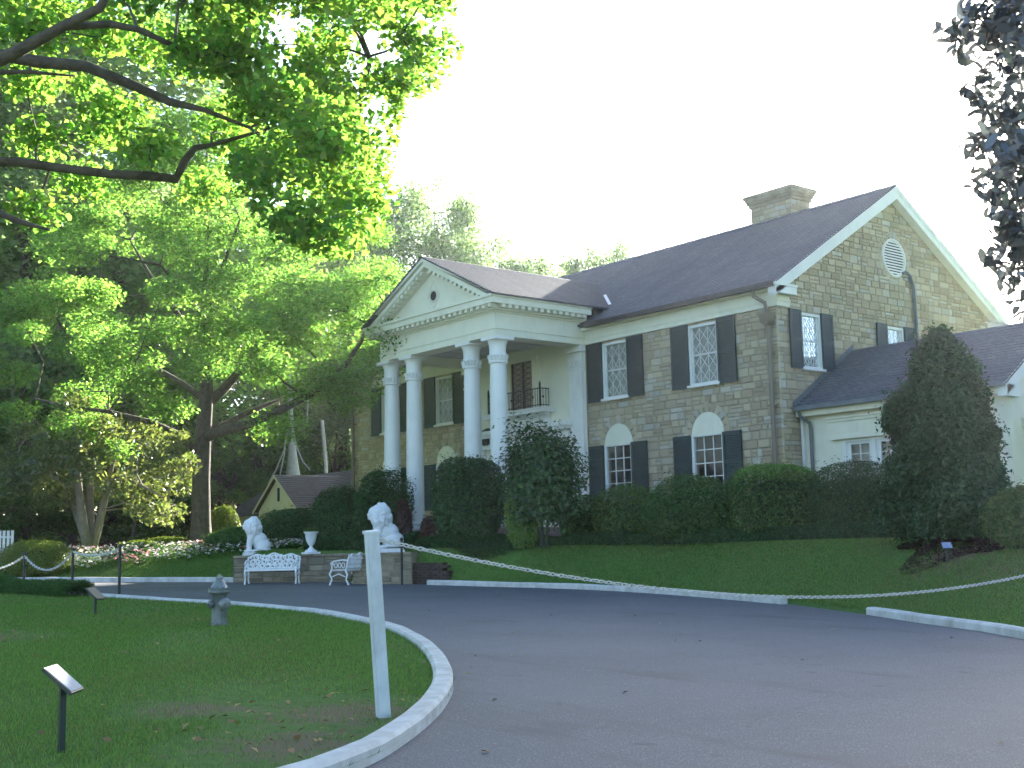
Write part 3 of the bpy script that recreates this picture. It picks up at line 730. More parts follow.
mb = MB(); mb.lathe([(.242, 4.9), (.29, 4.91), (.3, 4.945), (.29, 4.98), (.245, 4.99), (.245, 5.0), (.245, 5.12), (.262, 5.14), (.255, 5.2), (.25, 5.32), (.262, 5.46), (.3, 5.56), (.33, 5.6)], (0, 0, 0), 32)
for k in range(16):
    a = 2*math.pi*k/16; c, s_ = math.cos(a), math.sin(a)
    mb.tube([(c*.25, s_*.25, 5.0), (c*.275, s_*.275, 5.08), (c*.315, s_*.315, 5.14), (c*.325, s_*.325, 5.1)], [.045, .042, .03, .012], 6)
mb.box(-.36, .36, -.36, .36, 5.6, 5.7-.001)
mb.build('capital', 'white', col0, 40)
col0.location = (COLX[0], -3.27, 0)
for x in COLX[1:]: copy_part(col0, mansion, (x, -3.27, 0))
for i, x in enumerate((-7.93, 2*PX+7.93)):
    mb = MB(); mb.box(x-.3, x+.3, -.15, -.03, .3, 4.95); mb.box(x-.36, x+.36, -.2, -.03, 0.012, .3); mb.box(x-.33, x+.33, -.18, -.03, 4.95, 5.02)
    mb.box(x-.28, x+.28, -.14, -.03, 5.02, 5.5); mb.box(x-.38, x+.38, -.23, -.03, 5.5, 5.7-.001)
    for k in range(5): mb.tube([(x-.24+.12*k, -.14, 5.05), (x-.24+.12*k, -.17, 5.15), (x-.24+.12*k, -.21, 5.22), (x-.24+.12*k, -.2, 5.17)], [.045, .045, .03, .01], 6)
    mb.build('pilaster', 'white', mansion)
# entablature
mb = MB()
mb.box(EB, EA, PY, PY+.62, ZF, 6.56); mb.box(EB, EB+.62, PY+.621, -.051, ZF, 6.56); mb.box(EA-.62, EA, PY+.621, -.051, ZF, 6.56)
def band(e, z0, z1): mb.box(EB-e, EA+e, PY-e, PY-e*.01, z0, z1); mb.box(EA+e*.01, EA+e, PY-e*.01, -.05, z0, z1); mb.box(EB-e, EB-e*.01, PY-e*.01, -.05, z0, z1)
band(.025, ZF+.2, ZF+.245); band(.012, ZF+.246, ZF+.27); band(.05, 6.40, 6.45); band(.38, 6.60, 6.78); band(.43, 6.78, 6.86)
band(.14, 6.45, 6.599)
dn = 24
for k in range(dn):
    x = EB-.3+(EA-EB+.6)*(k+.5)/dn; mb.box(x-.07, x+.07, PY-.34, PY-.141, 6.50, 6.6)
for k in range(14):
    y = PY-.05+3.5*(k+.5)/14
    mb.box(EA+.141, EA+.34, y-.07, y+.07, 6.50, 6.6); mb.box(EB-.34, EB-.141, y-.07, y+.07, 6.5, 6.6)
mb.build('entablature', 'cream', mansion)
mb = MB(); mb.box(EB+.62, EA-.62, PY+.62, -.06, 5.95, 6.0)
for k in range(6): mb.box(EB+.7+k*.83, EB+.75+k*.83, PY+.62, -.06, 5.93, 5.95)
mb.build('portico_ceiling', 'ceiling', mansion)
# pediment
psl = 1.77/3.57; exr = EA+.46; exl = EB-.46; ZP = 6.87; AZ = ZP+psl*(exr-PX)
mb = MB(); mb.prism([(EB+.1, PY+.02, 6.86), (EA-.1, PY+.02, 6.86), (PX, PY+.02, AZ-.4)], (0, .12, 0))
for s, ex in ((1, exr), (-1, exl)):
    for (o0, o1, ya, yb) in ((0, .16, PY-.44, PY+.1), (.16, .32, PY-.36, PY+.1), (.32, .44, PY-.12, PY+.1)):
        # raking band between vertical offsets o0,o1 below the roof line
        mb.prism([(ex, ya, ZP-o0), (PX, ya, AZ-o0), (PX, ya, AZ-o1), (ex-s*max(0, (o1-.0)/psl*0), ya, max(ZP-o1, ZP-.02))] if o0 == 0 else [(ex-s*o0/psl, ya, ZP), (PX, ya, AZ-o0), (PX, ya, AZ-o1), (ex-s*o1/psl, ya, ZP)], (0, yb-ya, 0))
    for k in range(13):
        t = .16+.8*(k+.5)/13; x = ex+(PX-ex)*t; z = ZP+psl*abs(ex-x)-.38
        mb.obox((x, PY-.22, z), (math.cos(math.atan(psl)), 0, -s*math.sin(math.atan(psl))), (0, 1, 0), (s*math.sin(math.atan(psl)), 0, math.cos(math.atan(psl))), .065, .1, .05)
ped = mb.build('pediment', 'cream', mansion)
mb = MB(); n = 28; vz = 7.42
mb.tube([(PX+.2*math.cos(2*math.pi*k/n), PY+.005, vz+.2*math.sin(2*math.pi*k/n)) for k in range(n)], .03, 6, True)
mb.poly([(PX+.15*math.cos(2*math.pi*k/n), PY-.005, vz+.15*math.sin(2*math.pi*k/n)) for k in range(n)], 1)
mb.tube([(PX, PY+.01, vz+.5), (PX+.32, PY+.01, vz), (PX, PY+.01, vz-.42), (PX-.32, PY+.01, vz)], .018, 4, True)
mb.build('round_vent', ['cream', 'dark'], ped)
mb = MB()
yrear = lambda z: -OV+(z-ZE)/sl_
for ex in (exr+.03, exl-.03):
    shingled(mb, (ex, PY-.47, ZP-.01), (ex, yrear(ZP), ZP-.01), (PX, yrear(AZ), AZ+.005), (PX, PY-.47, AZ+.005))
mb.build('portico_roof', 'shingle', mansion)
for ex in (exr+.03, exl-.03):
    mb = MB(); a = np.array((ex, yrear(ZP), ZP+.03)); b = np.array((PX, yrear(AZ), AZ+.03)); d = b-a
    s = 1 if ex > PX else -1
    p0 = a+d*.05; p1 = a+d*.42; off = np.array((s*.14, 0.0, 0)); up = np.array((0, -.01, .035))
    mb.prism([p0+up, p0+off+up, p1+off+up, p1+up], (0, -.006, .012))
    mb.build('valley_flashing', 'white', mansion)
# centre bay
mb = MB(); dh = (-11.28, -10.12, 3.9, 5.56)
sheet_holes(mb, front, EB+.002, EA-.002, -.05, 5.99, [dh, (-11.3, -10.1, -.1, 2.5)], -.02, 0)
for k in range(8): z = 1.0+k*.28; mb.box(-9.3, EA-.64, -.026, -.0205, z, z+.012)
for (a, b, c, d) in ((-11.5, -11.28, 3.86, 5.66), (-10.12, -9.9, 3.86, 5.66), (-11.28, -10.12, 5.56, 5.66)): mb.box(a, b, -.1, -.0195, c, d)
mb.box(-9.9, -9.84, -.13, -.02, 3.86, 5.66); mb.box(-11.56, -11.5, -.13, -.02, 3.86, 5.66)
mb.build('portico_wall', 'cream', mansion)
mb = MB(); mb.box(-11.3, -10.1, .05, .09, .01, 2.5, 1)
for k in range(3): mb.box(-11.22+k*.37, -10.92+k*.37, .03, .049, .3, 1.1); mb.box(-11.22+k*.37, -10.92+k*.37, .03, .049, 1.3, 2.3)
mb.build('front_door', ['iron', 'dark'], mansion)
mb = MB(); mb.box(-11.28, -10.12, .05, .09, 3.9, 5.56, 1)
for x in (-11.26, -10.7, -10.14): mb.box(x-.03, x+.03, -.0, .04, 3.9, 5.56)
for k in range(9):
    for s in (1, -1):
        z = 4.0+k*.18
        mb.tube([(-10.7-s*.54, .02, z), (-10.7+s*.54, .02, z+.36)], .014, 4)
mb.build('balcony_door', ['iron', 'dark'], mansion)
mb = MB()
mb.box(-12.3, -9.1, -.48, -.03, 3.74, 3.86); mb.box(-12.36, -9.04, -.53, -.02, 3.86, 3.9)
cov = [(-.04, 3.36)]+[(-.04-.4*(1-math.cos(t)), 3.36+.375*math.sin(t)) for t in np.linspace(0, math.pi/2, 9)]+[(-.04, 3.735)]
mb.prism([(-9.3, y, z) for y, z in cov], (-2.8, 0, 0))
arc = [(-10.7+1.5*math.cos(t), -.92, 3.22+.62*math.sin(t)) for t in np.linspace(.25, math.pi-.25, 16)]
mb.box(-13.3, -8.1, -.42, -.03, 3.22, 3.36); mb.box(-13.2, -8.2, -.36, -.03, 3.12, 3.22); mb.box(-13.1, -8.3, -.2, -.03, 2.75, 3.12)
for x in (-12.9, -11.7, -9.7, -8.5): mb.box(x-.16, x+.16, -.16, -.03, .012, 2.75)
bal = mb.build('balcony', 'white', mansion)
mb = MB()
rail = [(-12.05, -.05), (-12.05, -.42), (-9.35, -.42), (-9.35, -.05)]
for z in (3.98, 4.52):
    mb.tube([(x, y, z) for x, y in rail], .018, 6)
for (a, b) in zip(rail[:-1], rail[1:]):
    a = np.array(a); b = np.array(b); n = int(np.linalg.norm(b-a)/.12)
    for k in range(n+1):
        q = a+(b-a)*k/n; mb.tube([(q[0], q[1], 3.9), (q[0], q[1], 4.52)], .01, 5)
        if k % 3 == 1: mb.lathe([(.0, -.05), (.035, -.02), (.035, .02), (0, .05)], (q[0], q[1], 4.25), 6)
for x in (-12.05, -9.35): mb.box(x-.025, x+.025, -.445, -.395, 3.9, 4.68); mb.lathe([(0, 0), (.04, .03), (0, .07)], (x, -.42, 4.68), 8)
mb.build('balcony_railing', 'iron', bal, 40)
mb = MB(); x = -12.5
mb.box(x-.16, x+.16, -.3, -.06, 2.95, 3.38); mb.prism([(x-.2, -.32, 3.38), (x+.2, -.32, 3.38), (x, -.18, 3.5)], (0, .26, 0)); mb.box(x-.12, x+.12, -.27, -.08, 2.9, 2.95)
for s in (-1, 1): mb.box(x+s*.17-.012, x+s*.17+.012, -.31, -.05, 2.93, 3.4)
mb.build('wall_lantern', 'iron', mansion)

# side wing
WE = 6.05; WZ = 2.96; WR = (3.29, 4.77)
wf = lambda u, v, d: (u, .83+d, v)
mb = MB(); wh = [(1.3, 4.0, 1.0, 2.0)]
sheet_holes(mb, wf, .0, WE-.15, G0, 2.9, wh, 0, 0)
sheet_holes(mb, lambda u, v, d: (WE-.15-d, u, v), .83, 5.75, G0, 2.9, [], 0, 0)
mb.prism([(WE-.15, .83, 2.9), (WE-.15, 5.75, 2.9), (WE-.15, 3.29, 4.55)], (-.1, 0, 0)); sheet_holes(mb, lambda u, v, d: (u, 5.75, v), 0, WE-.15, G0, 2.9, [], 0, 0)
mb.box(.02, WE-.1, .55, .83, 2.72, 2.9)
mb.box(.85, 4.45, .76, .829, 2.5, 2.58); mb.box(.8, 4.5, .72, .829, 2.585, 2.64); mb.box(.95, 4.35, .8, .829, 2.12, 2.5)
for k in range(4): mb.box(1.05+k*.82, 1.05+k*.82+.7, .785, .7999, 2.2, 2.44)
mb.box(.95, 4.35, .7, .8299, 2.03, 2.12)
for z in range(12): pass
mb.build('wing_wall', 'wingwall', mansion)
mb = MB()
for x in (1.3, 2.2, 3.1, 4.0): mb.box(x-.05, x+.05, .8, .98, 1.0, 2.0)
for (z0, z1) in ((1.0, 1.06), (1.95, 2.0)):
    for x in (1.3, 2.2, 3.1): mb.box(x+.05, x+.85, .81, .97, z0, z1)
ww = mb.build('window', 'white', mansion)
mb = MB()
for x in (1.35, 2.25, 3.15):
    for (a, b) in ((x+.0, x+.12), (x+.68, x+.8)): mb.box(a, b, .86, .9, 1.06, 1.95)
    mb.box(x+.12, x+.68, .86, .9, 1.06, 1.14); mb.box(x+.12, x+.68, .86, .9, 1.88, 1.95); mb.box(x+.385, x+.415, .865, .895, 1.14, 1.88)
    for z in (1.38, 1.63): mb.box(x+.12, x+.68, .867, .893, z-.012, z+.012)
mb.build('glazing_bars', 'lattice', ww)
mb = MB(); mb.poly([(1.3, .905, 1.05), (4.0, .905, 1.05), (4.0, .905, 1.96), (1.3, .905, 1.96)]); mb.build('glass_pane', 'glass', ww)
mb = MB(); mb.poly([(1.3, 1.15, 1.0), (2.9, 1.15, 1.0), (2.9, 1.15, 2.0), (1.3, 1.15, 2.0)]); mb.build('curtain', 'curtain', ww)
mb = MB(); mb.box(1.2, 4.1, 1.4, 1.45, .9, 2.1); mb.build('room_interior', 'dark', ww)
mb = MB()
for (a, b) in (((.48, WZ), WR), ((6.1, WZ), WR)): shingled(mb, (.004, a[0], a[1]), (WE, a[0], a[1]), (WE, b[0], b[1]), (.004, b[0], b[1]), .16)
shingled(mb, (WE, 1.2, 2.2), (10.5, 1.2, 2.2), (10.5, 3.6, 3.7), (WE, 3.6, 3.7), .16)
mb.build('wing_roof', 'shingle', mansion)
mb = MB()
for ya in (.48, 6.1): mb.prism([(WE-.16, ya, WZ-.05), (WE-.16, WR[0], WR[1]-.05), (WE-.16, WR[0], WR[1]-.37), (WE-.16, ya, WZ-.29)], (.19, 0, 0))
mb.box(WE-.2, WE+.03, .44, 1.05, WZ-.32, WZ-.05); mb.prism([(WE-.2, .48, WZ-.1), (WE-.2, 1.3, WZ-.1), (WE-.2, 1.3, WZ+.4), (WE-.2, .48, WZ-.06)], (.1, 0, 0))
mb.build('wing_trim', 'white', mansion)
mb = MB(); mb.box(WE-.14, 10.4, 1.5, 5.6, G0, 2.18); mb.box(WE-.14, 10.45, 1.3, 1.5, 1.95, 2.18); mb.build('rear_extension', 'wingwall', mansion)
mb = MB(); mb.box(.1, WE, .36, .48, WZ-.09, WZ+.01); mb.tube([(.2, .42, WZ-.1), (.2, .5, WZ-.25), (.32, .72, WZ-.42), (.32, .75, WZ-.6), (.32, .75, -.6)], .05, 10); mb.build('gutter', 'greypipe', mansion, 40)
mb = MB(); mb.box(.02, .1, .72, .829, G0, 2.7); mb.build('corner_board', 'white', mansion)
mb = MB(); mb.prism([(.006, .46, WZ+.02), (.006, WR[0], WR[1]+.02), (.006, WR[0], WR[1]+.16), (.006, .46, WZ+.16)], (.02, 0, 0)); mb.build('step_flashing', 'greypipe', mansion)

# ---------------------------------------------------------------- yellow cottage behind
c0 = at(222, 517, 60); yc = c0[1]; xc = c0[0]; ze = c0[2]
cot = thing('yellow_cottage', 'low yellow cottage with a small front gable, behind the lions left of the mansion', 'house', (xc+6, yc+3.4, -.5))
mb = MB(); hc = 1.95; dc = 3.45; CL = -22.6-xc
shingled(mb, (xc, yc, ze), (xc+CL, yc, ze), (xc+CL, yc+dc, ze+hc), (xc, yc+dc, ze+hc), .17)
shingled(mb, (xc, yc+2*dc, ze), (xc+CL, yc+2*dc, ze), (xc+CL, yc+dc, ze+hc), (xc, yc+dc, ze+hc), .17)
gx0, gx1 = xc+4.2, xc+8.0; gm = (gx0+gx1)/2; gz = ze+1.7; ge = ze+.12
yb = lambda z: yc+(z-ze)/(hc/dc)
shingled(mb, (gx1+.12, yc-.45, ge), (gx1+.12, yb(ge)+.3, ge), (gm, yb(gz), gz), (gm, yc-.45, gz), .17)
shingled(mb, (gx0-.12, yc-.45, ge), (gx0-.12, yb(ge)+.3, ge), (gm, yb(gz), gz), (gm, yc-.45, gz), .17)
mb.build('roof', 'shingle2', cot)
mb = MB(); mb.box(xc+.3, xc+CL-.3, yc+.3, yc+2*dc-.3, -.8, ze-.05); mb.prism([(gx0, yc-.2, -.8), (gx1, yc-.2, -.8), (gx1, yc-.2, ge), (gm, yc-.2, gz-.06), (gx0, yc-.2, ge)], (0, .5, 0))
for s in (xc+.3, xc+CL-.3): mb.prism([(s, yc+.3, ze-.05), (s, yc+2*dc-.3, ze-.05), (s, yc+dc, ze+hc-.15)], (.05 if s < xc+5 else -.05, 0, 0))
mb.build('wall', 'yellow', cot)
mb = MB(); mb.box(gm-.08, gm+.08, yc-.24, yc-.203, ze+.5, ze+1.1); mb.build('attic_vent', 'dark', cot)
mb = MB(); mb.prism([(gx0-.14, yc-.47, ge-.02), (gm, yc-.47, gz-.02), (gm, yc-.47, gz-.14), (gx0-.14, yc-.47, ge-.14)], (0, .04, 0)); mb.prism([(gx1+.14, yc-.47, ge-.02), (gm, yc-.47, gz-.02), (gm, yc-.47, gz-.14), (gx1+.14, yc-.47, ge-.14)], (0, .04, 0)); mb.build('bargeboard', 'yellow', cot)

def gnd(px, py, d):
    p = at(px, py, d); p[2] = float(terrain(p[0], p[1])); return p
# pale poles behind the cottage
pb = at(293, 470, 71); tp = at(289, 372, 71); g = float(terrain(pb[0], pb[1]))
pole = thing('utility_pole', 'pale sunlit pole with a flared base and hanging cables, behind the yellow cottage', 'pole', (pb[0], pb[1], g))
mb = MB(); zz = [g, pb[2]-1.2, pb[2]-.2, pb[2]+.8, pb[2]+1.8, pb[2]+3.2, tp[2]]; rrd = [.62, .5, .4, .27, .17, .14, .12]
mb.tube([(pb[0]+(tp[0]-pb[0])*min(1, max(0, (z-pb[2])/(tp[2]-pb[2]))), pb[1]+(tp[1]-pb[1])*min(1, max(0, (z-pb[2])/(tp[2]-pb[2]))), z) for z in zz], rrd, 14)
mb.build('pole', 'polewood', pole, 60)
mb = MB(); t = at(289, 415, 71)
for pts in ([(288, 425), (284, 450), (276, 470), (268, 484)], [(287, 432), (284, 455), (280, 475)], [(292, 425), (297, 448), (303, 462), (310, 470)], [(292, 428), (303, 430), (307, 424), (308, 400)]):
    mb.tube([at(a, b, 70.7) for a, b in pts], .045, 6)
mb.build('cable', 'polewood', pole, 60)
p2 = at(326, 466, 69); t2 = at(322, 420, 69); g2 = float(terrain(p2[0], p2[1]))
mb = MB(); mb.tube([(p2[0], p2[1], g2), tuple(p2), tuple(t2)], [.12, .11, .1], 10)
tag(mb.build('utility_pole', 'polewood', None, 60, origin=(p2[0], p2[1], g2)), 'slim white pole rising behind the cottage roof, beside the mansion corner', 'pole')

# ---------------------------------------------------------------- garden wall, lions, benches, urn
A = at(233, 584, 35.4)[:2]; B = at(352, 583, 35.6)[:2]; C2 = at(352, 583, 34.0)[:2]; D2 = at(412, 584, 33.6)[:2]; E2 = at(412, 584, 35.2)[:2]
def wall_run(mb, P, Q, z0, z1, th, seed, batter=0):
    P = np.asarray(P); Q = np.asarray(Q); e = Q-P; Ln = np.linalg.norm(e); e = e/Ln; nn = np.array([e[1], -e[0]])
    if nn@(CAM[:2]-P) < 0: nn = -nn
    f = lambda u, v, d: (P[0]+e[0]*u-nn[0]*d, P[1]+e[1]*u-nn[1]*d, v)
    stonework(mb, f, 0, Ln, z0, z1-.06, seed=seed, mortar=.04, hmin=.1, hmax=.2, lmin=.2, lmax=.55, gap=.014)
    c = P+e*Ln/2-nn*(th/2)
    mb.obox((c[0], c[1], (z0+z1-.06)/2), (e[0], e[1], 0), (nn[0], nn[1], 0), (0, 0, 1), Ln/2-.002, th/2-.04, (z1-.06-z0)/2-.002, 1)
    # ends and cap stones
    for u0, sg in ((0, -1), (Ln, 1)):
        g_ = lambda u, v, d, u0=u0, sg=sg: (P[0]+e[0]*(u0-sg*d)-nn[0]*u, P[1]+e[1]*(u0-sg*d)-nn[1]*u, v)
        stonework(mb, g_, 0, th, z0, z1-.06, seed=seed+5, mortar=.0, hmin=.1, hmax=.2, lmin=.15, lmax=.3)
    u = 0; r = random.Random(seed)
    while u < Ln-.01:
        l_ = min(r.uniform(.4, .7), Ln-u); 
        if Ln-u-l_ < .2: l_ = Ln-u
        c = P+e*(u+l_/2)-nn*(th/2)
        mb.obox((c[0], c[1], z1-.03+r.uniform(-.004, .004)), (e[0], e[1], 0), (nn[0], nn[1], 0), (0, 0, 1), l_/2-.006, th/2+.03, .032, 0); u += l_
zt = -.62
mb = MB(); wall_run(mb, A, B, -1.6, zt, .45, 31)
tag(mb.build('garden_wall', ['stone2', 'mortar'], None, origin=((A[0]+B[0])/2, (A[1]+B[1])/2, -1.5)), 'low rough stone garden wall behind the front facing bench, urn on top', 'wall')
mb = MB(); wall_run(mb, C2, D2, -1.6, zt, 1.25, 37)
tag(mb.build('garden_wall', ['stone2', 'mortar'], None, origin=((C2[0]+D2[0])/2, (C2[1]+D2[1])/2, -1.5)), 'short stone pier under the lion behind the white post', 'wall')
# dark brick retaining edge right of the pier
P = np.array(at(413, 584, 33.7)[:2]); Q = np.array(at(449, 584, 33.2)[:2]); e = (Q-P)/np.linalg.norm(Q-P); nn = np.array([e[1], -e[0]])
mb = MB(); Ln = np.linalg.norm(Q-P); k = 0; z = -1.6
while z < -.98:
    u = -.12 if k % 2 else 0
    while u < Ln:
        a, b = max(0, u), min(Ln, u+.235)
        if b-a > .03 and not (z > -1.15 and a > Ln-.2): c = P+e*(a+b)/2-nn*.12; mb.obox((c[0], c[1], z+.035), (e[0], e[1], 0), (nn[0], nn[1], 0), (0, 0, 1), (b-a)/2-.005, .12, .033)
        u += .24
    z += .076; k += 1
tag(mb.build('brick_edging', 'brick', None, origin=(P[0], P[1], -1.55)), 'low dark brick retaining edge between stone pier and sloping lawn', 'wall')

def blob_mesh(name, parts, tubes, voxel, disp=None):
    bm = bmesh.new()
    for (c, r) in parts:
        m_ = Matrix.Translation(Vector(c)) @ Matrix.Diagonal((*r, 1)); bmesh.ops.create_icosphere(bm, subdivisions=3, radius=1, matrix=m_)
    me = bpy.data.meshes.new(name); bm.to_mesh(me); bm.free()
    mb = MB()
    for (p, r) in tubes: mb.tube(p, r, 10)
    bm = bmesh.new(); bm.from_mesh(me)
    for f in mb.f: pass
    vs = [bm.verts.new(v) for v in mb.v]
    for f in mb.f:
        try: bm.faces.new([vs[i] for i in f])
        except Exception: pass
    bmesh.ops.recalc_face_normals(bm, faces=bm.faces); bm.to_mesh(me); bm.free()
    o = bpy.data.objects.new('tmp', me); COL.objects.link(o)
    md = o.modifiers.new('r', 'REMESH'); md.mode = 'VOXEL'; md.voxel_size = voxel
    sm = o.modifiers.new('s', 'SMOOTH'); sm.iterations = 1; sm.factor = .5
    dg = bpy.context.evaluated_depsgraph_get(); res = bpy.data.meshes.new_from_object(o.evaluated_get(dg)); res.name = name
    bpy.data.objects.remove(o); bpy.data.meshes.remove(me)
    if disp:
        for v in res.vertices: v.co += Vector(v.normal)*disp(v.co)
    res.polygons.foreach_set('use_smooth', [True]*len(res.polygons)); return res
def lion_mesh():
    parts = [((-.2, 0, .22), (.29, .25, .23)), ((-.2, .15, .2), (.22, .12, .2)), ((-.2, -.15, .2), (.22, .12, .2)), ((-.1, 0, .4), (.27, .23, .27)), ((.02, 0, .5), (.2, .185, .28)),
             ((.1, 0, .6), (.21, .2, .3)), ((.1, 0, .78), (.27, .28, .29)), ((.09, 0, .95), (.25, .26, .2)), ((.26, 0, .92), (.16, .16, .17)), ((.35, 0, .86), (.1, .09, .085)), ((.37, 0, .79), (.07, .07, .05)), ((.34, 0, .95), (.06, .1, .04)),
             ((.43, 0, .885), (.025, .035, .025)), ((.3, .075, .97), (.04, .04, .03)), ((.3, -.075, .97), (.04, .04, .03)), ((.1, .16, 1.05), (.05, .03, .06)), ((.1, -.16, 1.05), (.05, .03, .06)),
             ((.28, .12, .045), (.11, .07, .05)), ((.28, -.12, .045), (.11, .07, .05)), ((.06, .22, .045), (.14, .065, .05)), ((.06, -.22, .045), (.14, .065, .05))]
    rl = random.Random(2)
    for k in range(120):
        a = rl.uniform(.55, 2*math.pi-.55); b_ = rl.uniform(-1.0, 1.35); sc = .29
        parts.append(((.09+.27*math.cos(b_)*math.cos(a), .28*math.cos(b_)*math.sin(a), .82+.31*math.sin(b_)-.1*(math.cos(b_)-.5)), (.034, .034, .05)))
    tubes = [([(.12, .12, .62), (.2, .12, .4), (.22, .12, .2), (.23, .12, .03)], [.12, .1, .08, .08]), ([(.12, -.12, .62), (.2, -.12, .4), (.22, -.12, .2), (.23, -.12, .03)], [.12, .1, .08, .08]),
             ([(-.38, 0, .1), (-.45, .08, .08), (-.4, .2, .06), (-.2, .32, .06), (0, .34, .07)], [.045, .04, .035, .035, .05])]
    def disp(c):
        m = max(0, min(1, (c.z-.45)/.15))*(1 if c.x < .25 else max(0, 1-(c.x-.25)/.06))
        n = noise.noise(Vector((c.x*9, c.y*9, c.z*6)))+.6*abs(noise.noise(Vector((c.x*18, c.y*18, c.z*11))))
        return .02*m*n+.004*noise.noise(c*25)
    return blob_mesh('lion_body', parts, tubes, .016, disp)
lm = lion_mesh()
lm.materials.append(MT['statue'])
def lion(pos, rz, label, sc):
    t = thing('lion_statue', label, 'statue', pos, 'white lion statues flanking the walk'); t.rotation_euler = (0, 0, rz); t.scale = (sc,)*3
    b = bpy.data.objects.new('lion_body', lm); COL.objects.link(b); b.parent = t; b.location = (0, 0, .1)
    mb = MB(); mb.box(-.48, .42, -.32, .36, 0, .05); mb.box(-.45, .4, -.29, .33, .05, .102); o = mb.build('plinth', 'statue'); o.parent = t
    return t
pl_ = at(256, 556, 36.7); lion((pl_[0], pl_[1], -.62), R(-112), 'white seated lion statue behind the front facing white bench', .9)
pr_ = at(385, 556, 34.2); lion((pr_[0], pr_[1], -.62), R(-118), 'white seated lion statue on the stone pier behind the tall white post', 1.08)
def bench(pos, ang, label):
    t = thing('garden_bench', label, 'bench', pos, 'white cast iron benches'); t.rotation_euler = (0, 0, ang)
    W = .73
    def b(mb, name):
        o = mb.build(name, 'castiron', None, 50); o.parent = t; return o
    mb = MB()
    for k in range(14): y = -.22+.44*k/13; mb.box(-W+.02, W-.02, y-.01, y+.01, .40, .415)
    for k in range(18): x = -W+.04+(2*W-.08)*k/17; mb.box(x-.008, x+.008, -.225, .225, .388, .4)
    mb.box(-W, W, -.24, -.215, .37, .42); mb.box(-W, W, .215, .24, .37, .42)
    b(mb, 'seat')
    mb = MB(); Y = .27
    top = lambda x: .80+.035*math.cos(x/W*math.pi*3)+.02*math.cos(x/W*math.pi)
    mb.tube([(-W, .23, .42)]+[(x, Y+.04, top(x)) for x in np.linspace(-W, W, 40)]+[(W, .23, .42)], .022, 6); mb.tube([(-W, .235, .44), (W, .235, .44)], .018, 6)
    for i in range(9):
        for j in range(3):
            x = -W+.09+(2*W-.18)*i/8+(.03 if j % 2 else -.02); z = .5+.12*j; r0 = .058+.012*rnd.random()
            if z+r0 > top(x): r0 = top(x)-z
            yy = .235+.07*(z-.42)/.38
            mb.tube([(x+r0*math.cos(2*math.pi*k/12), yy, z+r0*.9*math.sin(2*math.pi*k/12)) for k in range(12)], .02, 5, True)
            a = rnd.uniform(0, 6.28)
            mb.tube([(x+r0*(1-s)*math.cos(a+s*4), yy, z+r0*(1-s)*math.sin(a+s*4)) for s in np.linspace(0, 1, 8)], .021, 5)
            if rnd.random() < .6: mb.lathe([(.0, -.015), (.042, 0), (0, .015)], (x+.06, yy, z+.05), 7, (0, 1, 0))
    b(mb, 'backrest')
    for s in (-1, 1):
        mb = MB(); x = s*(W-.02)
        mb.tube([(x, -.2, .4), (x, -.27, .3), (x, -.2, .16), (x, -.27, .0)], [.03, .026, .02, .026], 6); mb.tube([(x, .2, .4), (x, .26, .28), (x, .22, .14), (x, .3, .0)], [.03, .026, .02, .026], 6)
        mb.tube([(x, -.2, .22), (x, 0, .3), (x, .2, .22)], .016, 5)
        b(mb, 'leg')
        mb = MB(); mb.tube([(x, .28, .66), (x, .1, .67), (x, -.14, .64), (x, -.24, .58), (x, -.2, .53), (x, -.15, .56)], .022, 6); mb.tube([(x, -.16, .62), (x, -.2, .5), (x, -.2, .4)], .02, 6)
        for k in range(3): mb.tube([(x, .14-.11*k+.045*math.cos(q), .53+.07*math.sin(q)) for q in np.linspace(0, 6.28, 11)[:-1]], .012, 5, True)
        b(mb, 'armrest')
    return t
bp = at(272, 583.5, 34.5); bench((bp[0], bp[1], plane(bp[0])), math.atan2(CR[1], CR[0]), 'white ornate cast iron bench facing the road, in front of a seated lion')
bp = at(345, 583, 33.9); bench((bp[0]+.1, bp[1]+.1, plane(bp[0])), math.atan2(CR[1], CR[0])-R(108), 'white ornate cast iron bench seen side on, beside the stone pier')
# urn
up_ = at(311, 556, 35.75); uz = -.62
urn = thing('garden_urn', 'white pedestal urn holding a green plant on the stone wall', 'urn', (up_[0], up_[1], uz))
mb = MB(); mb.box(up_[0]-.2, up_[0]+.2, up_[1]-.2, up_[1]+.2, uz, uz+.06)
mb.lathe([(.19, .06), (.17, .1), (.09, .15), (.05, .2), (.05, .24), (.09, .28), (.13, .36), (.155, .46), (.17, .58), (.21, .62), (.215, .65), (.18, .65), (.14, .6)], (up_[0], up_[1], uz), 20)
mb.build('urn_body', 'statue', urn, 50)
def leaf_ball(c, r, n, L, W, mat, name, parent=None, origin=None, up=.4):
    d = norm(rng.normal(size=(n, 3))); d[:, 2] = np.abs(d[:, 2])*.9-.1
    P = np.asarray(c)+d*np.asarray(r)*rng.uniform(.4, 1, (n, 1)); V, F = leaf_quads(P, L, W, out=d, outw=.6, flat=up)
    if origin is not None: V = V-np.asarray(origin)
    me = np_mesh(name, V, F, mat); return link(name, me, parent, origin)
tag(leaf_ball((up_[0], up_[1], uz+.66), (.24, .24, .16), 160, .09, .05, 'l_shrub', 'potted_plant', None, (up_[0], up_[1], uz+.62)), 'small green plant growing in the white pedestal urn', 'plant')

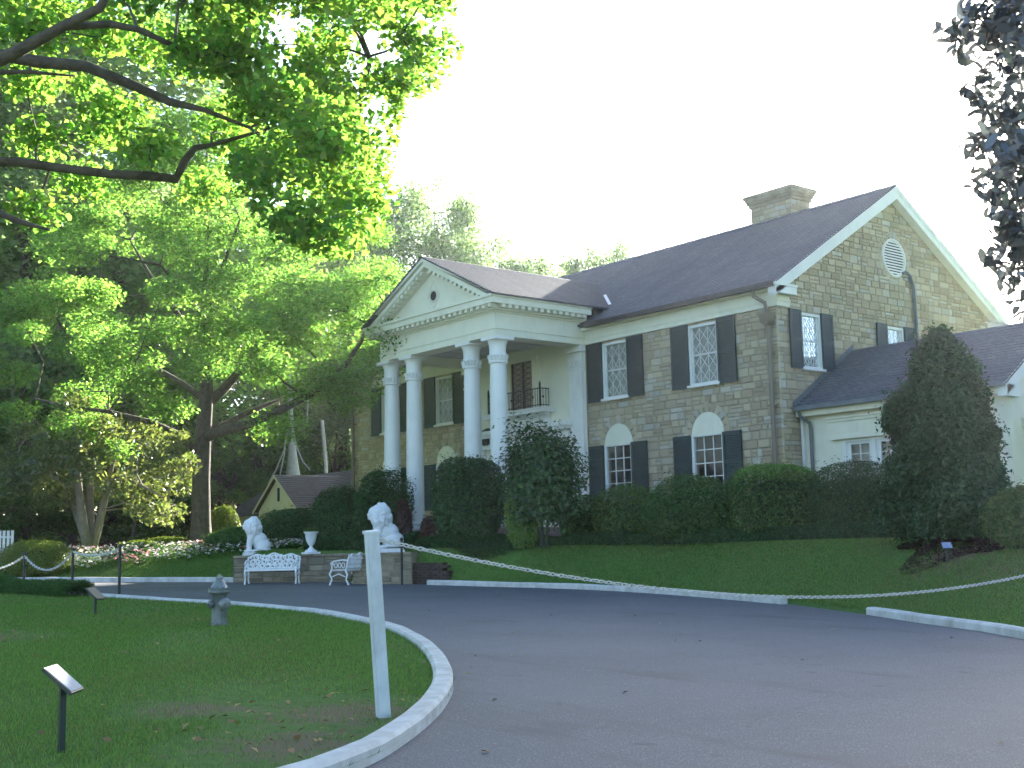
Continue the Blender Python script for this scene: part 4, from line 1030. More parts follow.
# ---------------------------------------------------------------- shrubs
def lumpy(d, seed, amp):
    r = np.random.default_rng(seed); s = np.zeros(len(d))
    for k in range(22):
        c = norm(r.normal(size=(1, 3)))[0]; s += r.uniform(-1, 1)*np.exp(-((d-c)**2).sum(1)/r.uniform(.04, .3))
    return 1+amp*s
def shrub(name, label, px0, px1, py0, py1, d=None, Yp=None, n=3500, L=.075, W=.04, mat='l_shrub', exp=2.4, amp=.12, depth=None, cat='shrub', group=None, base=None, flat=.35, loose=.0, lit_topmat=None, bottom=None, outw=.8):
    n = int(n*2.6); L *= 1.2; W *= 1.25
    pc = (px0+px1)/2
    if Yp is not None:
        r_ = CF+CR*(pc-512)/CP['f']-CU*(py1-384)/CP['f']; d = (Yp-CAM[1])/r_[1]
    m = CP['f']/d; p = at(pc, py1, d); g = float(terrain(p[0], p[1])); ztop = at(pc, py0, d)[2]
    z0 = g if bottom is None else bottom
    rx = (px1-px0)/2/m; rz = (ztop-z0)/2*1.02; ry = depth or rx*.85
    seed = int(abs(pc*7+py0*13)); q = norm(rng.normal(size=(n, 3)))
    sup = (np.abs(q[:, 0])**exp+np.abs(q[:, 1])**exp+np.abs(q[:, 2])**exp)**(-1/exp)
    lm_ = lumpy(q, seed, amp); rad = sup*lm_*(1.03-.42*rng.random(n)**1.7+loose*rng.normal(size=n)*.15)*(1+.22*rng.random(n)**2*(rng.random(n) < .14))
    P = q*rad[:, None]*np.array([rx, ry, rz])+np.array([0, 0, rz+(z0-g)])
    lat = CR[:2]/np.linalg.norm(CR[:2]); dep = np.array([-lat[1], lat[0]])
    Wd = np.stack([P[:, 0]*lat[0]+P[:, 1]*dep[0], P[:, 0]*lat[1]+P[:, 1]*dep[1], P[:, 2]], 1)
    out = np.stack([q[:, 0]*lat[0]+q[:, 1]*dep[0], q[:, 0]*lat[1]+q[:, 1]*dep[1], q[:, 2]], 1)
    ok = Wd[:, 2] > .01; Wd = Wd[ok]; out = out[ok]
    V, F = leaf_quads(Wd, L, W, out=out, outw=outw, flat=flat, droop=.1)
    # dark core body added to keep light from passing straight through
    bm = bmesh.new(); bmesh.ops.create_icosphere(bm, subdivisions=3, radius=1)
    cv = np.array([v.co[:] for v in bm.verts]); cf = np.array([[v.index for v in f.verts] for f in bm.faces]); bm.free()
    cq = norm(cv); cs = (np.abs(cq)**exp).sum(1)**(-1/exp); cr = cs*lumpy(cq, seed, amp)*.6
    cp = cq*cr[:, None]*np.array([rx, ry, rz])+np.array([0, 0, rz+(z0-g)]); cp[:, 2] = np.maximum(cp[:, 2], .0)
    cw = np.stack([cp[:, 0]*lat[0]+cp[:, 1]*dep[0], cp[:, 0]*lat[1]+cp[:, 1]*dep[1], cp[:, 2]], 1)
    loc = (p[0], p[1], g)
    t = thing(name, label, cat, loc, group)
    mats = [mat]; mi = None
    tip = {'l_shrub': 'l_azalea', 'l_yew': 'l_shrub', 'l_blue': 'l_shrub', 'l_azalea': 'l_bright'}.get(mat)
    if tip: mats = [mat, tip]; mi = (rng.random(len(Wd)) < .2*np.clip(.5+Wd[:, 2]/(rz*2), 0, 1)).astype(int)  # lit tips and new growth coloured lighter, more towards the top
    if lit_topmat: mats = [mat, lit_topmat]; mi = ((Wd[:, 2]+rng.normal(size=len(Wd))*.08*rz) > (rz*1.66+(z0-g))).astype(int)  # sunlit top put into the leaf colour
    o = link('foliage', np_mesh('foliage', V, F, mats, mi)); o.parent = t
    stem = MB()
    for k in range(5):
        a = k*1.256; stem.tube([(.08*math.cos(a), .08*math.sin(a), 0), (rx*.3*math.cos(a), ry*.3*math.sin(a), max(.05, rz+(z0-g)))], [.03, .015], 5)
    if loose < .5 and bottom is None:
        i = len(stem.v); stem.v += [tuple(x) for x in cw]; stem.f += [tuple(int(a)+i for a in f) for f in cf]; stem.mi += [0]*len(cf)
    o2 = stem.build('stems_and_core', 'core'); o2.parent = t
    return t
# row along the house front
shrub('round_shrub', 'large dense dark green shrub in front of the third column', 432, 506, 458, 545, Yp=-4.75, n=9000, L=.085, W=.04, mat='l_blue', exp=2.6, amp=.2)
shrub('nandina', 'bright green feathery shrub between two dark shrubs at the right column', 506, 540, 476, 535, Yp=-4.75, n=2600, L=.1, W=.03, mat='l_bright', exp=2.2, amp=.16, loose=.4)
shrub('camellia', 'tall loose dark camellia shrub hiding the right end of the portico', 507, 580, 432, 532, Yp=-4.45, n=4200, L=.11, W=.06, mat='l_blue', exp=2.2, amp=.36, loose=1.0, bottom=.05)
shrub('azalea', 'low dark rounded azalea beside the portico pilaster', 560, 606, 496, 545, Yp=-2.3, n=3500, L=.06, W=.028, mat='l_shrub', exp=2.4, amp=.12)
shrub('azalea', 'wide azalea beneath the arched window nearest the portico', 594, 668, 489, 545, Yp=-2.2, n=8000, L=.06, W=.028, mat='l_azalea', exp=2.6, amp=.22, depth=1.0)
shrub('azalea', 'tall green azalea beneath the arched window nearest the house corner', 655, 744, 478, 545, Yp=-2.3, n=9000, L=.06, W=.028, mat='l_shrub', exp=2.6, amp=.22, depth=1.0, lit_topmat='l_azalea')
shrub('boxy_shrub', 'boxy shrub whose sunlit top is coloured bright green, at the house corner', 736, 828, 466, 545, Yp=-1.9, n=10000, L=.06, W=.03, mat='l_azalea', exp=4, amp=.13, depth=.9, lit_topmat='l_bright')
shrub('round_shrub', 'smooth dark rounded shrub under the wing window', 812, 908, 463, 545, Yp=-1.3, n=11000, L=.05, W=.025, mat='l_yew', exp=2.5, amp=.05, depth=1.0)
shrub('azalea', 'dark leafy shrub right of the conifer at the frame edge', 990, 1050, 488, 562, d=22.5, n=4000, L=.07, W=.035, mat='l_shrub', exp=2.3, amp=.18)
shrub('round_shrub', 'upright green shrub just left of the two left columns', 356, 408, 473, 545, Yp=-4.9, n=6000, L=.08, W=.035, mat='l_yew', exp=2.3, amp=.26)
shrub('round_shrub', 'dark shrub left of the right lion, below the mansion corner', 312, 370, 490, 550, Yp=-5.3, n=6000, L=.075, W=.035, mat='l_yew', exp=2.4, amp=.24)
shrub('round_shrub', 'spreading dark shrub in front of the yellow cottage gable', 262, 324, 511, 553, Yp=-5.8, n=6000, L=.07, W=.035, mat='l_yew', exp=2.3, amp=.24)
shrub('round_shrub', 'dark shrub behind the left lion and bench', 206, 262, 529, 556, d=40.5, n=5000, L=.075, W=.04, mat='l_shrub', exp=2.3, amp=.24)
shrub('golden_shrub', 'yellow green sunlit shrub beside the big tree trunk', 206, 240, 507, 550, d=47, n=2500, L=.1, W=.05, mat='l_gold', exp=2.2, amp=.15)
shrub('golden_shrub', 'low golden shrub at the left end of the flower bed', 122, 156, 541, 566, d=42, n=2200, L=.08, W=.04, mat='l_gold', exp=2.2, amp=.15)
shrub('golden_shrub', 'golden shrub behind the flower bed, next to the big trunk', 150, 190, 537, 562, d=43.5, n=2600, L=.08, W=.04, mat='l_gold', exp=2.2, amp=.15)
shrub('coleus', 'reddish brown leafy plant at the foot of the second column', 420, 446, 516, 545, Yp=-5.0, n=900, L=.1, W=.06, mat='l_red', exp=2.1, amp=.2, cat='plant')
shrub('coleus', 'tall reddish brown plant between the two left columns', 396, 412, 500, 545, Yp=-4.85, n=900, L=.09, W=.05, mat='l_red', exp=2.1, amp=.2, cat='plant')
shrub('topiary_bush', 'clipped dome bush with a sunlit top, at the driveway bend', 4, 68, 541, 583, d=38.3, n=9000, L=.045, W=.025, mat='l_gold', exp=2.5, amp=.03)
# clipped strips
def strip(name, label, pts, wd, h, n, L, W, mat, z=None, kind=None, cat='hedge', amp=.1, core=True):
    n = int(n*2.2); L *= 1.15; W *= 1.3
    pl = resample(smooth_poly(pts), .2); s = np.r_[0, np.cumsum(np.hypot(*np.diff(pl, axis=0).T))]
    t = rng.random(n)*s[-1]; x = np.interp(t, s, pl[:, 0]); y = np.interp(t, s, pl[:, 1])
    a = rng.uniform(0, math.pi, n); rr_ = 1-.35*rng.random(n)**2; tx = np.gradient(pl[:, 0]); ty = np.gradient(pl[:, 1])
    ln = np.hypot(tx, ty); nxv = np.interp(t, s, -ty/ln); nyv = np.interp(t, s, tx/ln)
    mod = 1+amp*np.sin(t*2.1)+amp*np.sin(t*5.3+1)
    off = np.sign(np.cos(a))*np.abs(np.cos(a))**.6*wd*rr_; up = np.abs(np.sin(a))**.6*h*rr_*mod
    X = x+nxv*off; Yy = y+nyv*off; Z = terrain(X, Yy) if z is None else z(X)
    P = np.stack([X, Yy, Z+up], 1); out = np.stack([nxv*np.cos(a), nyv*np.cos(a), np.sin(a)], 1)
    V, F = leaf_quads(P, L, W, out=out, outw=.7, flat=.3, droop=.4)
    org = np.array([pl[len(pl)//2][0], pl[len(pl)//2][1], P[:, 2].min()]); mats = [mat, 'core']; mi = np.zeros(len(F), int)
    # solid inner body
    prof = [(-.6*wd, 0), (-.5*wd, .5*h), (-.2*wd, .62*h), (.2*wd, .62*h), (.5*wd, .5*h), (.6*wd, 0)]
    nv = np.stack([-np.gradient(pl[:, 1])/ln, np.gradient(pl[:, 0])/ln], 1)
    zz = terrain(pl[:, 0], pl[:, 1]) if z is None else z(pl[:, 0])
    bv = np.array([[(*(pl[i]+nv[i]*o), zz[i]+u) for (o, u) in prof] for i in range(len(pl))]).reshape(-1, 3)
    idx = np.arange(len(pl)*6).reshape(-1, 6); bf = np.vstack([np.stack([idx[:-1, :-1], idx[1:, :-1], idx[1:, 1:], idx[:-1, 1:]], -1).reshape(-1, 4)]+[np.array([[q[0], q[1], q[4], q[5]], [q[1], q[2], q[3], q[4]]]) for q in (idx[0], idx[-1])])
    if not core: bf = bf[:0]
    V2 = np.vstack([V, bv])-org; F2 = np.vstack([F, bf+len(V)]); mi = np.r_[mi, np.ones(len(bf), int)]
    o = link(name, np_mesh(name, V2, F2, mats, mi), None, tuple(org))
    return tag(o, label, cat, kind=kind)
strip('clipped_hedge', 'long low clipped hedge along the foot of the mansion shrubs', [(-9.6, -5.3), (-7.5, -5.45), (-5.8, -5.1), (-4.6, -3.6), (-3, -2.95), (0, -2.85), (3, -2.5), (5.6, -2.2)], .34, .34, 26000, .06, .02, 'l_yew')
strip('clipped_hedge', 'dark low hedge behind the stone wall and urn', [(-12.3, -7.2), (-11.6, -6.7), (-10.4, -5.8), (-9.2, -5.3)], .5, .42, 9000, .07, .03, 'l_yew', amp=.15)
strip('liriope_border', 'strip of grassy border plants at the left driveway edge of the lawn', [(-7.4, -15.9), (-9.5, -16.1), (-11.9, -16.7), (-14.5, -18.2)], .4, .33, 7000, .2, .012, 'l_shrub', z=lambda x: plane(x)+.05, cat='border plants', core=False)

# conifer
def conifer(label):
    b = at(953, 556, 24.6); g = float(terrain(b[0], b[1])); H = at(947, 332, 24.6)[2]-g; Rm = 1.19
    n = 130000; t = rng.random(n)**.8; z = H*(.02+.98*t)
    f = np.interp(t, [0, .12, .25, .4, .52, .66, .75, .82, .88, .94, 1], [1.26, 1.27, 1.18, 1.04, .96, .84, .69, .52, .38, .22, .03])
    a = rng.uniform(0, 2*math.pi, n)
    lum = np.zeros(n); r = np.random.default_rng(3)
    for k in range(120):
        a0 = r.uniform(0, 6.28); t0 = r.random(); da = np.angle(np.exp(1j*(a-a0))); lum += r.uniform(.2, 1)*np.exp(-(da*f*1.4/.34)**2-((t-t0)*H/.3)**2)
    rr_ = Rm*f*(.55+.36*np.clip(lum, 0, 1.6))*(1-.45*rng.random(n)**1.6)
    P = np.stack([rr_*np.cos(a), rr_*np.sin(a), z+rng.normal(size=n)*.04], 1); out = np.stack([np.cos(a), np.sin(a), np.full(n, .35)], 1)
    P += rng.normal(size=P.shape)*.1*(rng.random((n, 1)) < .3); V, F = leaf_quads(P, .12, .048, out=out, outw=.6, flat=.1, droop=-.2)
    tr = thing('conifer', label, 'tree', (b[0], b[1], g)); o = link('crown', np_mesh('crown', V, F, 'l_conifer')); o.parent = tr
    mb = MB(); mb.tube([(0, 0, -.1), (0, 0, H*.5), (0, 0, H*.95)], [.13, .08, .015], 8)
    for k in range(60):
        a0 = rnd.uniform(0, 6.28); z0 = rnd.uniform(.05, .85)*H; ff = float(np.interp(z0/H, [0, .25, .6, 1], [.6, .7, .45, .05]))*Rm
        mb.tube([(0, 0, z0), (ff*math.cos(a0), ff*math.sin(a0), z0+.25)], [.03, .008], 4)
    mb.lathe([(Rm*.4*float(np.interp(q, [0, .1, .3, .6, .9, 1], [.8, .95, 1, .85, .35, .05])), q*H) for q in np.linspace(.03, .9, 12)], (0, 0, 0), 10)  # dark core added inside the crown like the shrub cores
    o = mb.build('trunk', 'core'); o.parent = tr
    return b
cb = conifer('broad dark conical conifer in front of the right wing')
# ---------------------------------------------------------------- trees
def tree_obj(name, label, base, trunk_paths, clumps, nleaf, L, W, lmat, bmat='bark', group=None, twigs=3, flatz=.55, flat=.6, limb_from=None, limb_r=.06, droop=.3, oval=False):
    """clumps: list of (centre, radius); leaves fill each clump, limbs reach it from the nearest trunk point"""
    base = np.asarray(base, float); t = thing(name, label, 'tree', base, group)
    mb = MB(); tp = []
    for (path, rad) in trunk_paths:
        mb.tube([np.asarray(p)-base for p in path], rad, 10)
        P = np.array(path); s = np.linspace(0, 1, 30); k = np.linspace(0, 1, len(P))
        tp.append(np.stack([np.interp(s, k, P[:, i]) for i in range(3)], 1))
    tp = np.vstack(tp)
    C = np.array([c for c, r in clumps]); Rr = np.array([r for c, r in clumps])
    dist0 = np.array([np.linalg.norm(tp-c, axis=1).min() for c in C]); order = np.argsort(dist0)
    nodes = tp.copy(); lvl = np.zeros(len(tp))
    for oi in order:
        c, r = C[oi], Rr[oi]
        dv = np.linalg.norm(nodes-c, axis=1)*(1+.12*lvl)+np.maximum(0, nodes[:, 2]-c[2])*.6
        j = int(np.argmin(dv)); q = nodes[j]; dd = np.linalg.norm(c-q); lv = lvl[j]
        mid = (q+c)/2+np.array([0, 0, .06*dd])+rng.normal(size=3)*.07*dd; m2 = (mid+c)/2+rng.normal(size=3)*.05*dd
        r0 = min(limb_r, .012*dd+.012)*(.75**lv)
        mb.tube([q-base, mid-base, m2-base, c-base], [r0, r0*.8, r0*.6, r0*.4], 5, cap=False)
        nodes = np.vstack([nodes, mid, c]); lvl = np.r_[lvl, lv+1, lv+1]
        for k in range(twigs):
            e = c+norm(rng.normal(size=3))*r*.8*np.array([1, 1, flatz]); mb.tube([c-base, (c+e)/2+rng.normal(size=3)*.06*r-base, e-base], [limb_r*.3, limb_r*.2, limb_r*.08], 3, cap=False)
    o = mb.build('trunk', bmat, uv=False); o.parent = t; o.data.polygons.foreach_set('use_smooth', [True]*len(o.data.polygons))
    wgt = Rr**2.2; wgt = wgt/wgt.sum(); idx = rng.choice(len(C), nleaf, p=wgt)
    d = norm(rng.normal(size=(nleaf, 3)))*(rng.random((nleaf, 1))**.45); d[:, 2] *= flatz
    P = C[idx]+d*Rr[idx][:, None]+rng.normal(size=(nleaf, 3))*.04*Rr[idx][:, None]
    V, F = leaf_ovals(P-base, L, W, flat=flat, droop=droop) if oval else leaf_quads(P-base, L, W, flat=flat, droop=droop)
    o = link('crown', np_mesh('crown', V, F, lmat)); o.parent = t
    return t
# T2: the big tree by the flower bed
DT = 44.0
b2 = gnd(201, 549, DT)
def lp(pts, jit=0, d0=DT): return [at(a, b, d0+(c if c is not None else 0)) for (a, b, c) in pts]
trunks = [([b2-np.array([0, 0, .2]), b2+np.array((0, 0, .15)), *lp([(201, 520, 0), (201, 480, 0), (203, 440, 0), (206, 400, 0), (207, 350, 0), (205, 300, .3), (208, 250, 0), (205, 190, 0), (208, 130, .5)])], [.55, .42, .35, .32, .29, .25, .19, .14, .1, .06, .03]),
          (lp([(204, 438, 0), (222, 430, -.5), (250, 424, -1), (285, 408, -1.4), (318, 390, -1.8), (345, 366, -2), (366, 334, -2), (385, 305, -2)]), [.2, .18, .15, .13, .11, .09, .07, .03]),
          (lp([(206, 405, 0), (225, 388, .8), (245, 365, 1.4), (268, 342, 1.8), (295, 318, 2), (320, 290, 2)]), [.2, .17, .15, .12, .09, .04]),
          (lp([(204, 425, 0), (218, 428, 1), (245, 414, 2), (290, 395, 3)]), [.16, .14, .1, .04]),
          (lp([(200, 455, 0), (180, 435, -.8), (150, 422, -1.6), (110, 412, -2.4), (60, 405, -3)]), [.14, .12, .1, .07, .03]),
          (lp([(205, 365, 0), (190, 335, .5), (172, 305, 1), (150, 275, 1.4), (130, 240, 1.8)]), [.15, .12, .1, .07, .03]),
          (lp([(206, 340, 0), (212, 300, -1), (225, 260, -1.5), (240, 220, -2)]), [.13, .1, .07, .03]),
          (lp([(205, 400, 0), (185, 385, 1), (150, 365, 2), (110, 350, 3), (60, 335, 4)]), [.13, .11, .09, .06, .03]),
          (lp([(206, 320, 0), (182, 290, -1), (160, 265, -2)]), [.1, .07, .03])]
cl = []
poly2 = [(0, 330), (-60, 380), (0, 440), (60, 430), (120, 455), (180, 425), (240, 450), (300, 425), (350, 415), (385, 380), (415, 330), (410, 270), (385, 230), (330, 200), (290, 150), (220, 110), (150, 130), (100, 190), (40, 250)]
k = 0; rr2 = random.Random(4)
px_, py_ = np.array([q[0] for q in poly2], float), np.array([q[1] for q in poly2], float)
while k < 130:
    x, y = rr2.uniform(-60, 420), rr2.uniform(105, 455)
    if not inside(np.array([x]), np.array([y]), poly2)[0]: continue
    if 235 < x < 330 and 395 < y < 460 and rr2.random() < .85: continue
    if 130 < x < 195 and 415 < y < 470 and rr2.random() < .6: continue
    e = 1-((x-200)/230)**2*.5-((y-290)/190)**2*.5; dz = rr2.uniform(-5.2, 5.2)*max(.3, e)
    if y > 370 and dz > .3: continue
    cl.append((at(x, y, DT+dz), rr2.uniform(.7, 1.35))); k += 1
for x, y in [(185, 330), (205, 300), (225, 320), (190, 260), (215, 240), (200, 200), (180, 215), (235, 280), (165, 290), (210, 345), (250, 330), (150, 330), (225, 200), (200, 160), (240, 230), (170, 240), (205, 365), (130, 380), (100, 350), (260, 370)]: cl.append((at(x, y, DT-rr2.uniform(1.2, 4)), rr2.uniform(.8, 1.2)))
tree_obj('shade_tree', 'large spreading tree with a thick dark trunk beside the flower bed', b2, trunks, cl, 125000, .13, .085, 'l_linden', flatz=.55, limb_r=.07, flat=.4)
# T1: foreground tree overhanging from the left
DF = 13.0; b1 = at(-330, 700, DF); b1[2] = plane(b1[0])+.05
def l1(pts): return [at(a, b, DF+c) for a, b, c in pts]
tr1 = [([b1-np.array((0, 0, .2)), *l1([(-330, 500, 0), (-310, 300, 0), (-260, 150, 0), (-200, -60, .5), (-150, -300, .5)])], [.42, .34, .3, .26, .2, .1]),
       (l1([(-285, 220, 0), (-120, 110, 0), (0, 55, 0), (40, 62, .2), (85, 66, .3), (130, 84, .4), (170, 102, .5), (205, 110, .6), (250, 128, .8)]), [.13, .1, .075, .068, .062, .055, .045, .03, .015]),
       (l1([(-40, 72, 0), (0, 60, -.3), (35, 42, -.5), (62, 27, -.7), (100, 8, -.9), (120, -30, -1)]), [.08, .07, .062, .055, .045, .02]),
       (l1([(62, 27, -.7), (110, 24, -.5), (140, 30, -.3), (170, 44, -.1), (195, 56, 0)]), [.04, .038, .034, .028, .015]),
       (l1([(-270, 240, 0), (-100, 160, 1), (20, 162, 1.2), (60, 168, 1.3), (110, 174, 1.4), (150, 176, 1.5), (176, 179, 1.5), (184, 162, 1.5), (195, 148, 1.6), (212, 145, 1.7), (300, 120, 1.5)]), [.1, .08, .055, .052, .052, .055, .055, .048, .04, .028, .012]),
       (l1([(-270, 300, 0), (-100, 230, -1), (-20, 205, -1), (20, 222, -1), (50, 230, -1)]), [.07, .06, .045, .03, .012]),
       (l1([(0, 72, .5), (30, 72, .8), (75, 76, 1)]), [.03, .025, .01]),
       (l1([(-200, -60, .5), (0, -110, 1), (200, -90, 2), (330, -40, 2), (370, 60, 2), (350, 150, 2.2)]), [.14, .12, .09, .06, .035, .012])]
cl = []
dense = [(215, -150), (470, -150), (440, 0), (430, 55), (408, 90), (388, 120), (378, 160), (382, 195), (350, 225), (338, 250), (300, 232), (268, 205), (240, 160), (235, 90), (215, 20)]
sparse = [(-200, -200), (240, -200), (240, 140), (250, 190), (180, 215), (120, 180), (60, 240), (10, 250), (-200, 280)]
def fill(poly, n, d0, d1, r0, r1):
    k = 0; xs = [q[0] for q in poly]; ys = [q[1] for q in poly]
    while k < n:
        x, y = rr2.uniform(min(xs), max(xs)), rr2.uniform(min(ys), max(ys))
        if inside(np.array([x]), np.array([y]), poly)[0]: cl.append((at(x, y, rr2.uniform(d0, d1)), rr2.uniform(r0, r1))); k += 1
fill(dense, 95, 12, 17, .28, .5); fill(sparse, 70, 12.5, 18, .3, .5)
cl += [(at(405, 85, 14), .28), (at(418, 62, 14.5), .25), (at(395, 110, 14), .2), (at(318, 235, 13), .3)]
tree_obj('maple_tree', 'broadleaf tree whose leafy limbs overhang the lawn from the upper left', b1, tr1, cl, 50000, .1, .07, 'l_maple', flatz=.7, limb_r=.018, twigs=3, flat=.25, droop=.9, oval=True)
# T4: magnolia overhanging from the right
DM = 9.5; b4 = at(1330, 640, DM); b4[2] = float(terrain(b4[0], b4[1]))
cl = []
fill([(1010, -160), (1500, -160), (1500, 420), (1120, 330), (1060, 300), (1026, 270), (1012, 190), (988, 125), (996, 70), (975, 10)], 125, 7.8, 11.5, .2, .42)
cl += [(at(x, y, 9.3), r) for x, y, r in ((948, 30, .1), (958, 55, .1), (968, 95, .1), (975, 150, .12), (985, 185, .13), (1005, 240, .1), (975, 15, .16), (965, 38, .12), (985, 50, .15), (980, 80, .13), (985, 105, .15), (990, 140, .16), (1000, 175, .17), (995, 200, .13), (1012, 225, .16), (1016, 255, .12), (1005, 90, .25), (1012, 30, .25), (1015, 160, .2), (1022, 312, .1), (1000, 20, .22), (988, 28, .2), (1005, 60, .22), (1010, 120, .22), (1000, 130, .18), (1018, 200, .2), (955, 40, .08))]
tr4 = [([b4, at(1330, 400, DM), at(1310, 200, DM), at(1290, 0, DM), at(1280, -200, DM)], [.28, .22, .18, .13, .05]), ([at(1310, 250, DM), at(1180, 120, DM), at(1060, 60, DM), at(990, 25, DM)], [.07, .05, .03, .01]), ([at(1310, 300, DM), at(1150, 230, DM), at(1040, 190, DM), at(1000, 180, DM)], [.06, .04, .02, .01])]
tree_obj('magnolia_tree', 'glossy magnolia with leaves tinted grey purple for glare, hanging into the upper right corner', b4, tr4, cl, 13000, .13, .058, 'l_magbacklit', flatz=.9, limb_r=.02, flat=.1, droop=.8, twigs=5, oval=True)
# T3: multi-stem magnolia by the flower bed
DG = 43.0; b3 = gnd(90, 553, DG); cl = []
def l3(pts): return [b3-np.array((0, 0, .1))]+[at(a, b, DG+c) for a, b, c in pts]
tr3 = [(l3([(84, 530, -.3), (80, 500, -.5), (76, 460, -.8), (74, 420, -1)]), [.2, .17, .14, .1, .04]), (l3([(90, 525, 0), (90, 490, .3), (92, 450, .5), (96, 415, .8)]), [.2, .16, .13, .09, .04]), (l3([(98, 528, 0), (106, 495, .3), (112, 465, .6), (125, 430, 1)]), [.18, .15, .12, .08, .03]), (l3([(78, 520, .3), (68, 490, .8), (50, 475, 1.2), (20, 470, 1.5)]), [.12, .1, .07, .05, .02]), (l3([(104, 500, -.4), (120, 475, -1), (150, 490, -1.5), (175, 505, -1.8)]), [.1, .08, .06, .04, .015])]
fill([(-30, 430), (60, 400), (130, 410), (185, 440), (190, 500), (150, 525), (110, 500), (60, 505), (20, 490), (-30, 500)], 75, 40, 46, .45, .8)
tree_obj('magnolia_tree', 'small multi stemmed magnolia with pale sunlit leaves behind the flower bed', b3, tr3, cl, 14000, .2, .09, 'l_magnolia', 'barkpale', flatz=.7, limb_r=.05, flat=.1, droop=.5)

def forest_proto(name, label, H, Rc, n, L, W, mat, seed, low=.22, nc=70):
    r = random.Random(seed); cl = []
    for k in range(nc):
        t = r.uniform(low, 1); wd = Rc*math.sin(math.pi*min(1, .18+.8*(1-t)/(1-low)*.82))**.7; a = r.uniform(0, 6.28); q = math.sqrt(r.uniform(.15, 1))
        cl.append((np.array((wd*q*math.cos(a), wd*q*math.sin(a), H*t*.95)), r.uniform(.09, .16)*H*.75*(.7+.3*wd/Rc)))
    bend = [r.uniform(-.4, .4) for _ in range(4)]
    tr = [([(0, 0, -.3), (bend[0], bend[1], H*.3), (bend[2], bend[3], H*.6), (bend[0], bend[3], H*.9)], [H*.019, H*.015, H*.009, .03])]
    for k in range(5):
        a = r.uniform(0, 6.28); z = r.uniform(.25, .5)*H; tr.append(([(bend[0], bend[1], z), (Rc*.35*math.cos(a), Rc*.35*math.sin(a), z+H*.12), (Rc*.6*math.cos(a), Rc*.6*math.sin(a), z+H*.25)], [H*.008, H*.005, .02]))
    return tree_obj(name, label, (0, 0, 0), tr, cl, n, L, W, mat, flatz=.6, limb_r=.05, twigs=2)
GF = 'tall trees of the wood behind the lawn'
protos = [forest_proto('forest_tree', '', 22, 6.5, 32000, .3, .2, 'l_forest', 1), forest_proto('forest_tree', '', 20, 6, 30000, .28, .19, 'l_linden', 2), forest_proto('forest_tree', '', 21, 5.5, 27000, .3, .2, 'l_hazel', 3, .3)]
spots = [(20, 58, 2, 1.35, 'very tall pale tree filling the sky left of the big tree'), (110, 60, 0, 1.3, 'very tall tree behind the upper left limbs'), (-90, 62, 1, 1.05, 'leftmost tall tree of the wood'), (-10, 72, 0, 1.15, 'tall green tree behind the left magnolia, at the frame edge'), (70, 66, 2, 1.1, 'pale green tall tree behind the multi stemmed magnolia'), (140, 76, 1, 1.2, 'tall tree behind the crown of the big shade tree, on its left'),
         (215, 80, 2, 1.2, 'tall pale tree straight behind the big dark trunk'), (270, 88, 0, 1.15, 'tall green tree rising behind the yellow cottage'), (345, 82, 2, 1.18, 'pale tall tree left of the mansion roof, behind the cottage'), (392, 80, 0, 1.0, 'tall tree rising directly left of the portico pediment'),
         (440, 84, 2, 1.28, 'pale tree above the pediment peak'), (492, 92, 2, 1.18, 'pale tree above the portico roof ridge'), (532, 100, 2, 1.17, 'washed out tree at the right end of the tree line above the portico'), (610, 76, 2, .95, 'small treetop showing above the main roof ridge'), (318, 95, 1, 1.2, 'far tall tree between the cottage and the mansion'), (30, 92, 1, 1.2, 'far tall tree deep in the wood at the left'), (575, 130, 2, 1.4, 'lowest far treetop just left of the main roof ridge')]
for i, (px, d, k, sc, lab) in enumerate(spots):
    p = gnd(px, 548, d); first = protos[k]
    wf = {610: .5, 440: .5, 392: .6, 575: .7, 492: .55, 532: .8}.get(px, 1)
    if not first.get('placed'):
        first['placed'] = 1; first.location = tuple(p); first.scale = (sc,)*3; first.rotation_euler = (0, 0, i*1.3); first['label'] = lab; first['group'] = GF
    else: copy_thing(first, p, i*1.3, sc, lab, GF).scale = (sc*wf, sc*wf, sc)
for p in protos: del p['placed']
for o in [x for x in COL.objects if 'placed' in x.keys()]: del o['placed']
